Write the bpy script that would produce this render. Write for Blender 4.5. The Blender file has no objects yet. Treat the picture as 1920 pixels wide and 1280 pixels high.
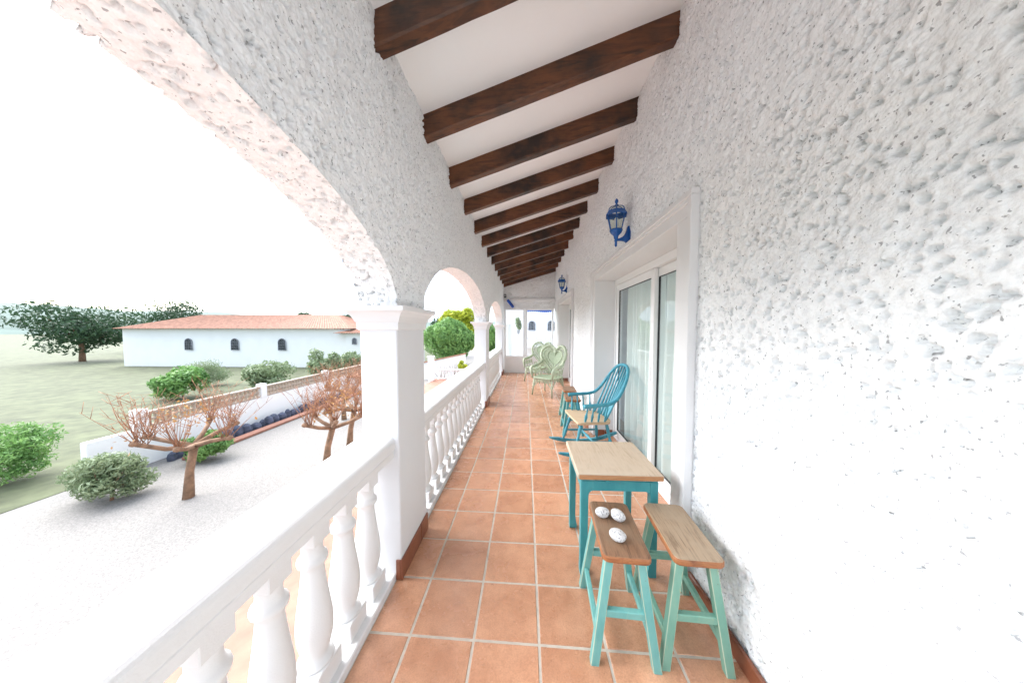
import bpy, bmesh, math, random
import numpy as np
from mathutils import Vector, Matrix

# ------------------------------------------------------------------ camera, sky, sun, exposure
scn = bpy.context.scene
col = scn.collection
CAM_H, YAW, PITCH = 1.51, 0.0481, 0.0458
cam_d = bpy.data.cameras.new("camera")
cam_d.sensor_fit = 'HORIZONTAL'
cam_d.sensor_width = 36.0
cam_d.lens = 528.0 / 1920.0 * 36.0
cam_d.clip_start = 0.02
cam_d.clip_end = 3000
cam = bpy.data.objects.new("camera", cam_d)
cam.location = (0, 0, CAM_H)
cam.rotation_euler = (math.pi / 2 - PITCH, 0, YAW)
col.objects.link(cam)
scn.camera = cam

SUN_EL, SUN_AZ = math.radians(42), math.radians(292)      # azimuth clockwise from +Y
sdir = Vector((math.sin(SUN_AZ) * math.cos(SUN_EL), math.cos(SUN_AZ) * math.cos(SUN_EL), math.sin(SUN_EL)))
world = bpy.data.worlds.new("World")
scn.world = world
world.use_nodes = True
wn, wl = world.node_tree.nodes, world.node_tree.links
wn.clear()
w_out = wn.new('ShaderNodeOutputWorld')
w_bg = wn.new('ShaderNodeBackground')
w_bg.inputs['Strength'].default_value = 0.05
w_sky = wn.new('ShaderNodeTexSky')
w_sky.sky_type = 'NISHITA'
w_sky.sun_disc = False
w_sky.sun_elevation = SUN_EL
w_sky.sun_rotation = SUN_AZ
w_sky.air_density = 1.0
w_sky.dust_density = 2.0
w_tc = wn.new('ShaderNodeTexCoord')
w_map = wn.new('ShaderNodeMapping')
w_map.inputs['Scale'].default_value = (1.6, 1.6, 6.0)
w_noise = wn.new('ShaderNodeTexNoise')
w_noise.inputs['Scale'].default_value = 1.7
w_noise.inputs['Detail'].default_value = 7
w_noise.inputs['Roughness'].default_value = 0.55
w_ramp = wn.new('ShaderNodeValToRGB')
w_ramp.color_ramp.elements[0].position = 0.34
w_ramp.color_ramp.elements[0].color = (0.15, 0.15, 0.15, 1)
w_ramp.color_ramp.elements[1].position = 0.60
w_ramp.color_ramp.elements[1].color = (1, 1, 1, 1)
w_mix = wn.new('ShaderNodeMix')
w_mix.data_type = 'RGBA'
w_mix.inputs['B'].default_value = (4.1, 4.8, 5.7, 1)
wl.new(w_tc.outputs['Generated'], w_map.inputs['Vector'])
wl.new(w_map.outputs['Vector'], w_noise.inputs['Vector'])
wl.new(w_noise.outputs['Fac'], w_ramp.inputs['Fac'])
wl.new(w_ramp.outputs['Color'], w_mix.inputs['Factor'])
wl.new(w_sky.outputs['Color'], w_mix.inputs['A'])
wl.new(w_mix.outputs['Result'], w_bg.inputs['Color'])
wl.new(w_bg.outputs['Background'], w_out.inputs['Surface'])

sun_d = bpy.data.lights.new("sun", 'SUN')
sun_d.energy = 1.5
sun_d.angle = math.radians(80)
sun_d.color = (1.0, 0.995, 0.985)
sun = bpy.data.objects.new("sun", sun_d)
sun.rotation_euler = (-sdir).to_track_quat('-Z', 'Y').to_euler()
sun.location = sdir * 50
col.objects.link(sun)

scn.view_settings.view_transform = 'Standard'
scn.view_settings.look = 'None'
scn.view_settings.exposure = 3.13
scn.view_settings.gamma = 1.0
scn.view_settings.use_curve_mapping = False
scn.render.engine = 'CYCLES'
scn.cycles.use_denoising = True
scn.cycles.max_bounces = 10
scn.cycles.diffuse_bounces = 7
scn.cycles.transparent_max_bounces = 24
scn.cycles.sample_clamp_indirect = 6.0

rnd = random.Random(7)
R = math.radians

# ------------------------------------------------------------------ materials
def new_mat(name):
    m = bpy.data.materials.new(name)
    m.use_nodes = True
    n = m.node_tree.nodes
    return m, n, m.node_tree.links, n['Principled BSDF']

def rgb(c):
    return (c[0], c[1], c[2], 1.0)

def tex_coord(n, l, scale=(1, 1, 1), kind='Object'):
    tc = n.new('ShaderNodeTexCoord')
    mp = n.new('ShaderNodeMapping')
    mp.inputs['Scale'].default_value = scale
    l.new(tc.outputs[kind], mp.inputs['Vector'])
    return mp.outputs['Vector']

def noise(n, l, vec, scale, detail=4, rough=0.55, dist=0.0):
    t = n.new('ShaderNodeTexNoise')
    t.inputs['Scale'].default_value = scale
    t.inputs['Detail'].default_value = detail
    t.inputs['Roughness'].default_value = rough
    t.inputs['Distortion'].default_value = dist
    if vec is not None:
        l.new(vec, t.inputs['Vector'])
    return t.outputs['Fac']

def ramp(n, l, fac, stops):
    r = n.new('ShaderNodeValToRGB')
    e = r.color_ramp.elements
    while len(e) < len(stops):
        e.new(0.5)
    for i, (p, c) in enumerate(stops):
        e[i].position = p
        e[i].color = rgb(c) if hasattr(c, '__len__') else (c, c, c, 1)
    l.new(fac, r.inputs['Fac'])
    return r.outputs['Color']

def mix(n, l, fac, a, b, mode='MIX'):
    m = n.new('ShaderNodeMix')
    m.data_type = 'RGBA'
    m.blend_type = mode
    for key, v in (('Factor', fac), ('A', a), ('B', b)):
        if hasattr(v, 'is_linked') or hasattr(v, 'links'):
            l.new(v, m.inputs[key])
        elif key == 'Factor':
            m.inputs[key].default_value = v
        else:
            m.inputs[key].default_value = rgb(v)
    return m.outputs['Result']

def bump(n, l, p, height, strength, dist):
    b = n.new('ShaderNodeBump')
    b.inputs['Strength'].default_value = strength
    b.inputs['Distance'].default_value = dist
    l.new(height, b.inputs['Height'])
    l.new(b.outputs['Normal'], p.inputs['Normal'])

M = {}

def plain(name, c, rough=0.6, var=0.08, scale=6.0, bmp=0.0, bscale=80.0, metal=0.0, spec=0.5, kind='Object'):
    m, n, l, p = new_mat(name)
    v = tex_coord(n, l, kind=kind)
    f = noise(n, l, v, scale, 5)
    lo = tuple(max(0, x * (1 - var)) for x in c)
    hi = tuple(min(1, x * (1 + var)) for x in c)
    l.new(ramp(n, l, f, [(0.3, lo), (0.7, hi)]), p.inputs['Base Color'])
    p.inputs['Roughness'].default_value = rough
    p.inputs['Metallic'].default_value = metal
    p.inputs['Specular IOR Level'].default_value = spec
    if bmp:
        bump(n, l, p, noise(n, l, v, bscale, 4), bmp, 0.003)
    M[name] = m
    return m

def mat_stucco():
    m, n, l, p = new_mat('stucco')
    v = tex_coord(n, l)
    chips_pit_shade = noise(n, l, v, 72, 2, 0.55)
    big = noise(n, l, v, 1.3, 3)
    base = ramp(n, l, big, [(0.3, (0.90, 0.915, 0.925)), (0.7, (0.93, 0.94, 0.945))])
    mott = ramp(n, l, noise(n, l, v, 40, 4, 0.7), [(0.36, (0.86, 0.86, 0.865)), (0.52, (1, 1, 1))])
    base = mix(n, l, 0.8, base, mott, 'MULTIPLY')
    pit_shade = ramp(n, l, chips_pit_shade, [(0.640, 0.0), (0.690, 0.85)])  # shade of the stucco's small pits, painted as grey specks
    l.new(mix(n, l, pit_shade, base, (0.33, 0.33, 0.34)), p.inputs['Base Color'])
    p.inputs['Roughness'].default_value = 0.92
    p.inputs['Specular IOR Level'].default_value = 0.2
    vo = n.new('ShaderNodeTexVoronoi')
    vo.inputs['Scale'].default_value = 95
    l.new(v, vo.inputs['Vector'])
    ad = n.new('ShaderNodeMath')
    ad.operation = 'SUBTRACT'
    l.new(noise(n, l, v, 190, 5, 0.7), ad.inputs[0])
    l.new(vo.outputs['Distance'], ad.inputs[1])
    bump(n, l, p, ad.outputs[0], 0.6, 0.005)
    M['stucco'] = m
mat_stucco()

plain('paint', (0.75, 0.75, 0.755), 0.55, 0.02, 2.0, 0.25, 160)
plain('pillar_paint', (0.72, 0.73, 0.75), 0.75, 0.02, 3.0, 0.5, 220)
plain('ceiling_paint', (0.92, 0.925, 0.93), 0.9, 0.02, 1.5, 0.2, 140)
plain('pvc', (0.85, 0.855, 0.86), 0.28, 0.01, 3.0)
plain('gasket', (0.03, 0.03, 0.035), 0.6)
plain('grout', (0.51, 0.46, 0.395), 0.95, 0.12, 30, 0.4, 300)
plain('lantern_blue', (0.003, 0.085, 0.33), 0.35, 0.25, 40, 0.15, 120)
plain('awning_blue', (0.03, 0.10, 0.45), 0.7, 0.2, 10)
plain('black_plastic', (0.02, 0.02, 0.022), 0.5)
plain('grille', (0.36, 0.37, 0.41), 0.6)
plain('house_white', (0.80, 0.795, 0.78), 0.9, 0.03, 0.7, 0.2, 12)
plain('roof_tile', (0.30, 0.145, 0.095), 0.85, 0.35, 3.0, 0.4, 30)
plain('gravel', (0.225, 0.21, 0.195), 0.95, 0.30, 38, 0.8, 60)
plain('lawn', (0.085, 0.095, 0.048), 0.95, 0.35, 1.6, 0.8, 25)
plain('beige_block', (0.38, 0.31, 0.25), 0.9, 0.15, 4)
plain('dark_stone', (0.07, 0.08, 0.12), 0.85, 0.5, 5)
plain('patio_terracotta', (0.30, 0.135, 0.09), 0.7, 0.2, 3)
plain('bark', (0.22, 0.13, 0.08), 0.95, 0.35, 8, 0.6, 40)
plain('twig', (0.33, 0.165, 0.095), 0.9, 0.4, 6)
plain('hill', (0.10, 0.14, 0.12), 1.0, 0.25, 0.05)
plain('room_dark', (0.70, 0.70, 0.69), 0.9)
plain('pot', (0.40, 0.16, 0.09), 0.8, 0.2)
plain('brass', (0.42, 0.30, 0.16), 0.4, 0.2, 20, metal=0.6)
plain('rope_brown', (0.30, 0.20, 0.12), 0.9)

def mat_tile(name, c0, c1, rough, spot):
    m, n, l, p = new_mat(name)
    oi = n.new('ShaderNodeObjectInfo')
    tc = n.new('ShaderNodeTexCoord')
    add = n.new('ShaderNodeVectorMath')
    add.operation = 'ADD'
    comb = n.new('ShaderNodeCombineXYZ')
    mul = n.new('ShaderNodeMath')
    mul.operation = 'MULTIPLY'
    mul.inputs[1].default_value = 37.0
    l.new(oi.outputs['Random'], mul.inputs[0])
    l.new(mul.outputs[0], comb.inputs['X'])
    l.new(mul.outputs[0], comb.inputs['Z'])
    l.new(tc.outputs['Object'], add.inputs[0])
    l.new(comb.outputs[0], add.inputs[1])
    v = add.outputs[0]
    cloud = noise(n, l, v, 5.5, 4, 0.6)
    base = ramp(n, l, cloud, [(0.28, c0), (0.72, c1)])
    tone = ramp(n, l, oi.outputs['Random'], [(0.0, (0.84, 0.81, 0.79)), (0.5, (0.98, 0.97, 0.96)), (1.0, (1.06, 1.06, 1.06))])
    base = mix(n, l, 1.0, base, tone, 'MULTIPLY')
    fine = ramp(n, l, noise(n, l, v, 150, 3, 0.7), [(0.35, (0.82, 0.80, 0.80)), (0.6, (1.05, 1.05, 1.05))])
    base = mix(n, l, 0.8, base, fine, 'MULTIPLY')
    mott = ramp(n, l, noise(n, l, v, 15, 4, 0.65, 0.4), [(0.34, (0.92, 0.91, 0.90)), (0.5, (1, 1, 1)), (0.68, (1.05, 1.06, 1.06))])
    base = mix(n, l, 1.0, base, mott, 'MULTIPLY')
    # pale scuffs and lime bloom here and there
    scuff = ramp(n, l, noise(n, l, v, 2.3, 6, 0.7, 1.8), [(0.655, 0.0), (0.74, 0.30)])
    base = mix(n, l, scuff, base, (0.66, 0.52, 0.42))
    dark = ramp(n, l, noise(n, l, v, 38, 2, 0.5), [(0.68, 0.0), (0.80, spot)])
    base = mix(n, l, dark, base, (c0[0] * 0.45, c0[1] * 0.38, c0[2] * 0.38))
    l.new(base, p.inputs['Base Color'])
    rr = n.new('ShaderNodeMapRange')
    l.new(cloud, rr.inputs['Value'])
    rr.inputs['To Min'].default_value = rough + 0.12
    rr.inputs['To Max'].default_value = rough - 0.12
    l.new(rr.outputs['Result'], p.inputs['Roughness'])
    p.inputs['Specular IOR Level'].default_value = 0.75
    bump(n, l, p, noise(n, l, v, 22, 5, 0.6), 0.35, 0.003)
    M[name] = m
mat_tile('floor_tile', (0.485, 0.232, 0.132), (0.625, 0.343, 0.212), 0.26, 0.5)
mat_tile('skirting_tile', (0.20, 0.062, 0.030), (0.29, 0.095, 0.045), 0.4, 0.4)

def mat_wood(name, dark, light, ring, scale, axis_scale, rough, blotch=None, bs=0.5, wear=None):
    m, n, l, p = new_mat(name)
    oi = n.new('ShaderNodeObjectInfo')
    tc = n.new('ShaderNodeTexCoord')
    mp = n.new('ShaderNodeMapping')
    mp.inputs['Scale'].default_value = axis_scale
    add = n.new('ShaderNodeVectorMath')
    add.operation = 'ADD'
    comb = n.new('ShaderNodeCombineXYZ')
    mul = n.new('ShaderNodeMath')
    mul.operation = 'MULTIPLY'
    mul.inputs[1].default_value = 23.0
    l.new(oi.outputs['Random'], mul.inputs[0])
    for k in 'XYZ':
        l.new(mul.outputs[0], comb.inputs[k])
    l.new(tc.outputs['Object'], add.inputs[0])
    l.new(comb.outputs[0], add.inputs[1])
    l.new(add.outputs[0], mp.inputs['Vector'])
    v = mp.outputs['Vector']
    g = noise(n, l, v, scale, 8, 0.65, 0.6)
    base = ramp(n, l, g, [(0.30, dark), (0.50, light), (0.62, ring), (0.75, light)])
    if blotch:
        b = ramp(n, l, noise(n, l, add.outputs[0], bs, 4, 0.6), [(0.42, 0.0), (0.66, 0.92)])
        base = mix(n, l, b, base, blotch)
    if wear:
        w = ramp(n, l, noise(n, l, v, scale * 2.2, 3, 0.6), [(0.60, 0.0), (0.66, 0.75)])
        base = mix(n, l, w, base, wear)
    l.new(base, p.inputs['Base Color'])
    p.inputs['Roughness'].default_value = rough
    bump(n, l, p, g, 0.4, 0.003)
    M[name] = m
mat_wood('beam_wood', (0.024, 0.009, 0.004), (0.150, 0.050, 0.015), (0.080, 0.024, 0.008), 9, (0.25, 2.2, 2.2), 0.42, (0.012, 0.007, 0.005), 2.6)
mat_wood('oak', (0.34, 0.25, 0.17), (0.54, 0.43, 0.315), (0.45, 0.345, 0.245), 10, (4.0, 0.35, 4.0), 0.6, (0.53, 0.435, 0.33), 5)
mat_wood('oak_edge', (0.26, 0.11, 0.045), (0.46, 0.23, 0.10), (0.36, 0.16, 0.07), 14, (0.5, 0.5, 6), 0.6)
mat_wood('rocker_oak', (0.42, 0.285, 0.16), (0.57, 0.42, 0.275), (0.50, 0.35, 0.21), 8, (0.4, 4.0, 4.0), 0.55)
mat_wood('seat_wood', (0.065, 0.033, 0.018), (0.255, 0.135, 0.072), (0.12, 0.060, 0.032), 12, (5.5, 0.28, 5.5), 0.6, (0.225, 0.145, 0.088), 5)
mat_wood('seat_wood_grey', (0.10, 0.065, 0.04), (0.37, 0.265, 0.17), (0.19, 0.125, 0.075), 10, (4.6, 0.26, 4.6), 0.65, (0.35, 0.27, 0.185), 5)
mat_wood('seat_edge', (0.15, 0.05, 0.018), (0.36, 0.14, 0.05), (0.27, 0.09, 0.03), 14, (1, 1, 3), 0.5)

def mat_worn_paint(name, c, c2, wear, amount, under=(0.16, 0.20, 0.16)):
    m, n, l, p = new_mat(name)
    v = tex_coord(n, l)
    v2 = tex_coord(n, l, (1, 1, 0.3))
    base = ramp(n, l, noise(n, l, v2, 14, 5, 0.6), [(0.32, c), (0.68, c2)])
    streak = ramp(n, l, noise(n, l, v2, 26, 4, 0.6), [(0.62, 0.0), (0.72, amount)])
    base = mix(n, l, streak, base, wear)
    chips_pit_shade = ramp(n, l, noise(n, l, v, 60, 3, 0.5), [(0.70, 0.0), (0.73, min(1.0, amount * 1.3))])
    base = mix(n, l, chips_pit_shade, base, under)
    l.new(base, p.inputs['Base Color'])
    p.inputs['Roughness'].default_value = 0.5
    bump(n, l, p, noise(n, l, v2, 45, 5, 0.6), 0.35, 0.002)
    M[name] = m
mat_worn_paint('teal_paint', (0.034, 0.245, 0.275), (0.062, 0.325, 0.350), (0.13, 0.40, 0.40), 0.35)
mat_worn_paint('mint_paint', (0.110, 0.345, 0.330), (0.185, 0.440, 0.405), (0.40, 0.47, 0.26), 0.6)
mat_worn_paint('sage_paint', (0.135, 0.330, 0.260), (0.210, 0.400, 0.310), (0.42, 0.43, 0.22), 0.7)
mat_worn_paint('rocker_blue', (0.030, 0.220, 0.305), (0.065, 0.315, 0.395), (0.14, 0.42, 0.50), 0.4)
mat_worn_paint('wicker_green', (0.34, 0.405, 0.275), (0.49, 0.545, 0.41), (0.60, 0.62, 0.48), 0.5, (0.15, 0.20, 0.12))

def mat_weave():
    m, n, l, p = new_mat('wicker_weave')
    v = tex_coord(n, l)
    w1 = n.new('ShaderNodeTexWave')
    w1.inputs['Scale'].default_value = 26
    w2 = n.new('ShaderNodeTexWave')
    w2.bands_direction = 'Z'
    w2.inputs['Scale'].default_value = 26
    l.new(v, w1.inputs['Vector'])
    l.new(v, w2.inputs['Vector'])
    mm = n.new('ShaderNodeMath')
    mm.operation = 'MULTIPLY'
    l.new(w1.outputs['Fac'], mm.inputs[0])
    l.new(w2.outputs['Fac'], mm.inputs[1])
    l.new(ramp(n, l, noise(n, l, v, 30, 4), [(0.3, (0.34, 0.42, 0.28)), (0.7, (0.45, 0.52, 0.38))]), p.inputs['Base Color'])
    p.inputs['Roughness'].default_value = 0.7
    bump(n, l, p, mm.outputs[0], 0.8, 0.006)
    M['wicker_weave'] = m
mat_weave()

def mat_pebble():
    m, n, l, p = new_mat('pebble')
    v = tex_coord(n, l)
    s = ramp(n, l, noise(n, l, v, 130, 2, 0.6), [(0.36, 0.9), (0.45, 0.0)])
    base = ramp(n, l, noise(n, l, v, 20, 3), [(0.3, (0.53, 0.53, 0.53)), (0.7, (0.64, 0.635, 0.63))])
    l.new(mix(n, l, s, base, (0.20, 0.20, 0.21)), p.inputs['Base Color'])
    p.inputs['Roughness'].default_value = 0.8
    bump(n, l, p, noise(n, l, v, 160, 3), 0.3, 0.002)
    M['pebble'] = m
mat_pebble()

def mat_glass(name, tint, ior=1.5, rough=0.0):
    m, n, l, p = new_mat(name)
    n.remove(p)
    out = n['Material Output']
    tr = n.new('ShaderNodeBsdfTransparent')
    tr.inputs['Color'].default_value = rgb(tint)
    gl = n.new('ShaderNodeBsdfGlossy')
    gl.inputs['Roughness'].default_value = rough
    fr = n.new('ShaderNodeLayerWeight')
    fr.inputs['Blend'].default_value = 0.5
    pw = n.new('ShaderNodeMath')
    pw.operation = 'POWER'
    pw.inputs[1].default_value = 6.0
    l.new(fr.outputs['Facing'], pw.inputs[0])
    r0 = ((ior - 1) / (ior + 1)) ** 2
    ma = n.new('ShaderNodeMath')
    ma.operation = 'MULTIPLY_ADD'
    ma.inputs[1].default_value = 1 - r0
    ma.inputs[2].default_value = r0
    l.new(pw.outputs[0], ma.inputs[0])
    mx = n.new('ShaderNodeMixShader')
    l.new(ma.outputs[0], mx.inputs[0])
    l.new(tr.outputs[0], mx.inputs[1])
    l.new(gl.outputs[0], mx.inputs[2])
    l.new(mx.outputs[0], out.inputs['Surface'])
    M[name] = m
mat_glass('pane', (0.975, 0.993, 0.985), 1.42)
mat_glass('clear_pane', (0.95, 0.97, 0.97), 1.25)
mat_glass('lantern_glass', (0.85, 0.88, 0.84), 1.5)
mat_glass('far_pane', (0.45, 0.48, 0.52), 1.6)

def mat_cloth():
    m, n, l, p = new_mat('curtain_cloth')
    out = n['Material Output']
    v = tex_coord(n, l)
    p.inputs['Base Color'].default_value = (0.89, 0.935, 0.91, 1)
    p.inputs['Roughness'].default_value = 0.9
    tl = n.new('ShaderNodeBsdfTranslucent')
    tl.inputs['Color'].default_value = (0.8, 0.84, 0.82, 1)
    mx = n.new('ShaderNodeMixShader')
    mx.inputs[0].default_value = 0.35
    l.new(p.outputs[0], mx.inputs[1])
    l.new(tl.outputs[0], mx.inputs[2])
    l.new(mx.outputs[0], out.inputs['Surface'])
    bump(n, l, p, noise(n, l, v, 400, 2), 0.1, 0.001)
    M['curtain_cloth'] = m
mat_cloth()

def mat_leaf(name, a, b, scale=2.0):
    m, n, l, p = new_mat(name)
    out = n['Material Output']
    v = tex_coord(n, l)
    base = ramp(n, l, noise(n, l, v, scale, 5, 0.65), [(0.32, a), (0.68, b)])
    l.new(base, p.inputs['Base Color'])
    p.inputs['Roughness'].default_value = 0.55
    p.inputs['Specular IOR Level'].default_value = 0.3
    tl = n.new('ShaderNodeBsdfTranslucent')
    l.new(base, tl.inputs['Color'])
    mx = n.new('ShaderNodeMixShader')
    mx.inputs[0].default_value = 0.25
    l.new(p.outputs[0], mx.inputs[1])
    l.new(tl.outputs[0], mx.inputs[2])
    l.new(mx.outputs[0], out.inputs['Surface'])
    M[name] = m
mat_leaf('leaf_green', (0.080, 0.190, 0.055), (0.260, 0.440, 0.130))
mat_leaf('leaf_dark', (0.030, 0.065, 0.035), (0.065, 0.120, 0.055))
mat_leaf('leaf_yellow', (0.25, 0.32, 0.022), (0.56, 0.57, 0.050))
mat_leaf('leaf_olive', (0.170, 0.235, 0.115), (0.330, 0.390, 0.240))
mat_leaf('leaf_cypress', (0.050, 0.080, 0.020), (0.120, 0.160, 0.050))
mat_leaf('leaf_orange', (0.330, 0.150, 0.050), (0.460, 0.270, 0.090))

# ------------------------------------------------------------------ mesh helpers
def tag(o, label=None, cat=None, group=None, kind=None):
    if label: o['label'] = label
    if cat: o['category'] = cat
    if group: o['group'] = group
    if kind: o['kind'] = kind
    return o

def thing(name, label, cat, loc=(0, 0, 0), rz=0.0, group=None):
    o = bpy.data.objects.new(name, None)
    o.empty_display_size = 0.1
    o.location = loc
    o.rotation_euler = (0, 0, rz)
    col.objects.link(o)
    return tag(o, label, cat, group)

def link(name, me, mat, parent=None, loc=None, rot=None):
    o = bpy.data.objects.new(name, me)
    if mat is not None and len(me.materials) == 0:
        me.materials.append(M[mat])
    col.objects.link(o)
    if parent is not None:
        o.parent = parent
    if loc is not None:
        o.location = loc
    if rot is not None:
        o.rotation_euler = rot
    return o

def copy_tree(o, parent=None):
    c = o.copy()
    col.objects.link(c)
    c.parent = parent
    for ch in o.children:
        copy_tree(ch, c)
    return c

class MB:
    def __init__(self):
        self.v, self.f, self.s = [], [], []
    def add(self, vs, fs, smooth=False):
        b = len(self.v)
        self.v += [tuple(p) for p in vs]
        self.f += [tuple(b + i for i in q) for q in fs]
        self.s += [smooth] * len(fs)
        return self
    def box(self, lo, hi, bev=0.0, mat=None):
        x0, y0, z0 = lo
        x1, y1, z1 = hi
        if bev <= 0:
            vs = [(x0, y0, z0), (x1, y0, z0), (x1, y1, z0), (x0, y1, z0), (x0, y0, z1), (x1, y0, z1), (x1, y1, z1), (x0, y1, z1)]
            fs = [(0, 3, 2, 1), (4, 5, 6, 7), (0, 1, 5, 4), (1, 2, 6, 5), (2, 3, 7, 6), (3, 0, 4, 7)]
        else:
            vs, fs = chamfer_box(lo, hi, bev)
        if mat is not None:
            vs = [tuple(mat @ Vector(p)) for p in vs]
        return self.add(vs, fs)
    def lathe(self, prof, c=(0, 0, 0), segs=16, smooth=True, axis='Z', rot=0.0, caps=True):
        vs, fs = [], []
        for (r, z) in prof:
            for i in range(segs):
                a = 2 * math.pi * i / segs + rot
                p = (r * math.cos(a), r * math.sin(a), z)
                if axis == 'X': p = (p[2], p[0], p[1])
                if axis == 'Y': p = (p[0], p[2], p[1])
                vs.append((p[0] + c[0], p[1] + c[1], p[2] + c[2]))
        for k in range(len(prof) - 1):
            for i in range(segs):
                j = (i + 1) % segs
                fs.append((k * segs + i, k * segs + j, (k + 1) * segs + j, (k + 1) * segs + i))
        if caps:
            fs.append(tuple(range(segs))[::-1])
            fs.append(tuple((len(prof) - 1) * segs + i for i in range(segs)))
        return self.add(vs, fs, smooth)
    def tube(self, pts, rad, segs=8, smooth=True, closed=False, flat=1.0):
        pts = [Vector(p) for p in pts]
        n = len(pts)
        rad = rad if hasattr(rad, '__len__') else [rad] * n
        vs, fs = [], []
        t0 = (pts[1] - pts[0]).normalized()
        up = Vector((0, 0, 1)) if abs(t0.z) < 0.9 else Vector((1, 0, 0))
        u = t0.cross(up).normalized()
        for k in range(n):
            if closed:
                t = (pts[(k + 1) % n] - pts[k - 1]).normalized()
            else:
                t = (pts[min(k + 1, n - 1)] - pts[max(k - 1, 0)]).normalized()
            u = (u - t * u.dot(t))
            u = u.normalized() if u.length > 1e-6 else t.orthogonal().normalized()
            w = t.cross(u)
            for i in range(segs):
                a = 2 * math.pi * i / segs
                vs.append(pts[k] + u * (math.cos(a) * rad[k]) + w * (math.sin(a) * rad[k] * flat))
        for k in range(n if closed else n - 1):
            k2 = (k + 1) % n
            for i in range(segs):
                j = (i + 1) % segs
                fs.append((k * segs + i, k * segs + j, k2 * segs + j, k2 * segs + i))
        if not closed:
            fs.append(tuple(range(segs))[::-1])
            fs.append(tuple((n - 1) * segs + i for i in range(segs)))
        return self.add(vs, fs, smooth)
    def bar(self, a, b, w, d=None, bev=0.003, up=(0, 0, 1)):
        """square bar from a to b"""
        a, b = Vector(a), Vector(b)
        d = w if d is None else d
        z = (b - a)
        L = z.length
        z.normalize()
        upv = Vector(up)
        x = upv.cross(z)
        x = x.normalized() if x.length > 1e-4 else Vector((1, 0, 0))
        y = z.cross(x)
        mt = Matrix((x, y, z)).transposed().to_4x4()
        mt.translation = a
        return self.box((-w / 2, -d / 2, 0), (w / 2, d / 2, L), bev, mt)
    def prism(self, outline, axis, lo, hi):
        """outline: list of 2D points; axis 'X','Y','Z' extruded lo..hi"""
        n = len(outline)
        def P(p, h):
            if axis == 'X': return (h, p[0], p[1])
            if axis == 'Y': return (p[0], h, p[1])
            return (p[0], p[1], h)
        vs = [P(p, lo) for p in outline] + [P(p, hi) for p in outline]
        fs = [tuple(range(n))[::-1], tuple(range(n, 2 * n))]
        fs += [(i, (i + 1) % n, n + (i + 1) % n, n + i) for i in range(n)]
        return self.add(vs, fs)
    def mesh(self, name):
        me = bpy.data.meshes.new(name)
        me.from_pydata(self.v, [], self.f)
        me.polygons.foreach_set('use_smooth', self.s)
        bm = bmesh.new()
        bm.from_mesh(me)
        bmesh.ops.recalc_face_normals(bm, faces=bm.faces)
        bm.to_mesh(me)
        bm.free()
        me.update()
        return me
    def build(self, name, mat, parent=None, loc=None, rot=None):
        return link(name, self.mesh(name), mat, parent, loc, rot)

def chamfer_box(lo, hi, b):
    bm = bmesh.new()
    bmesh.ops.create_cube(bm, size=1.0)
    for v in bm.verts:
        for k in range(3):
            v.co[k] = lo[k] if v.co[k] < 0 else hi[k]
    bmesh.ops.bevel(bm, geom=bm.edges[:], offset=b, segments=1, affect='EDGES', profile=0.5)
    bm.verts.index_update()
    vs = [tuple(v.co) for v in bm.verts]
    fs = [tuple(v.index for v in f.verts) for f in bm.faces]
    bm.free()
    return vs, fs

def np_mesh(name, V, F, smooth=False):
    V = np.asarray(V, dtype=np.float32)
    F = np.asarray(F, dtype=np.int32)
    me = bpy.data.meshes.new(name)
    me.vertices.add(len(V))
    me.vertices.foreach_set('co', V.ravel())
    k = F.shape[1]
    me.loops.add(F.size)
    me.loops.foreach_set('vertex_index', F.ravel())
    me.polygons.add(len(F))
    me.polygons.foreach_set('loop_start', np.arange(0, F.size, k, dtype=np.int32))
    if smooth:
        me.polygons.foreach_set('use_smooth', np.ones(len(F), dtype=bool))
    me.update(calc_edges=True)
    me.validate()
    return me

def grid_faces(n, m, flip=False, base=0):
    i, j = np.meshgrid(np.arange(n - 1), np.arange(m - 1), indexing='ij')
    a = (i * m + j).ravel()
    q = np.stack([a, a + m, a + m + 1, a + 1], 1)
    if flip:
        q = q[:, ::-1]
    return q + base

def hash3(i, j, k, seed):
    h = (i.astype(np.int64) * 374761393 + j.astype(np.int64) * 668265263 + k.astype(np.int64) * 2147483647 + seed * 974634777) & 0xffffffff
    h = ((h ^ (h >> 13)) * 1274126177) & 0xffffffff
    h = h ^ (h >> 16)
    return (h & 0xffff) / 65535.0

def vnoise(P, f, seed=0):
    Q = P * f + 1000.0
    I = np.floor(Q).astype(np.int64)
    t = Q - I
    t = t * t * (3 - 2 * t)
    out = 0
    for dx in (0, 1):
        for dy in (0, 1):
            for dz in (0, 1):
                w = (t[..., 0] if dx else 1 - t[..., 0]) * (t[..., 1] if dy else 1 - t[..., 1]) * (t[..., 2] if dz else 1 - t[..., 2])
                out = out + w * hash3(I[..., 0] + dx, I[..., 1] + dy, I[..., 2] + dz, seed)
    return out

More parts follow.
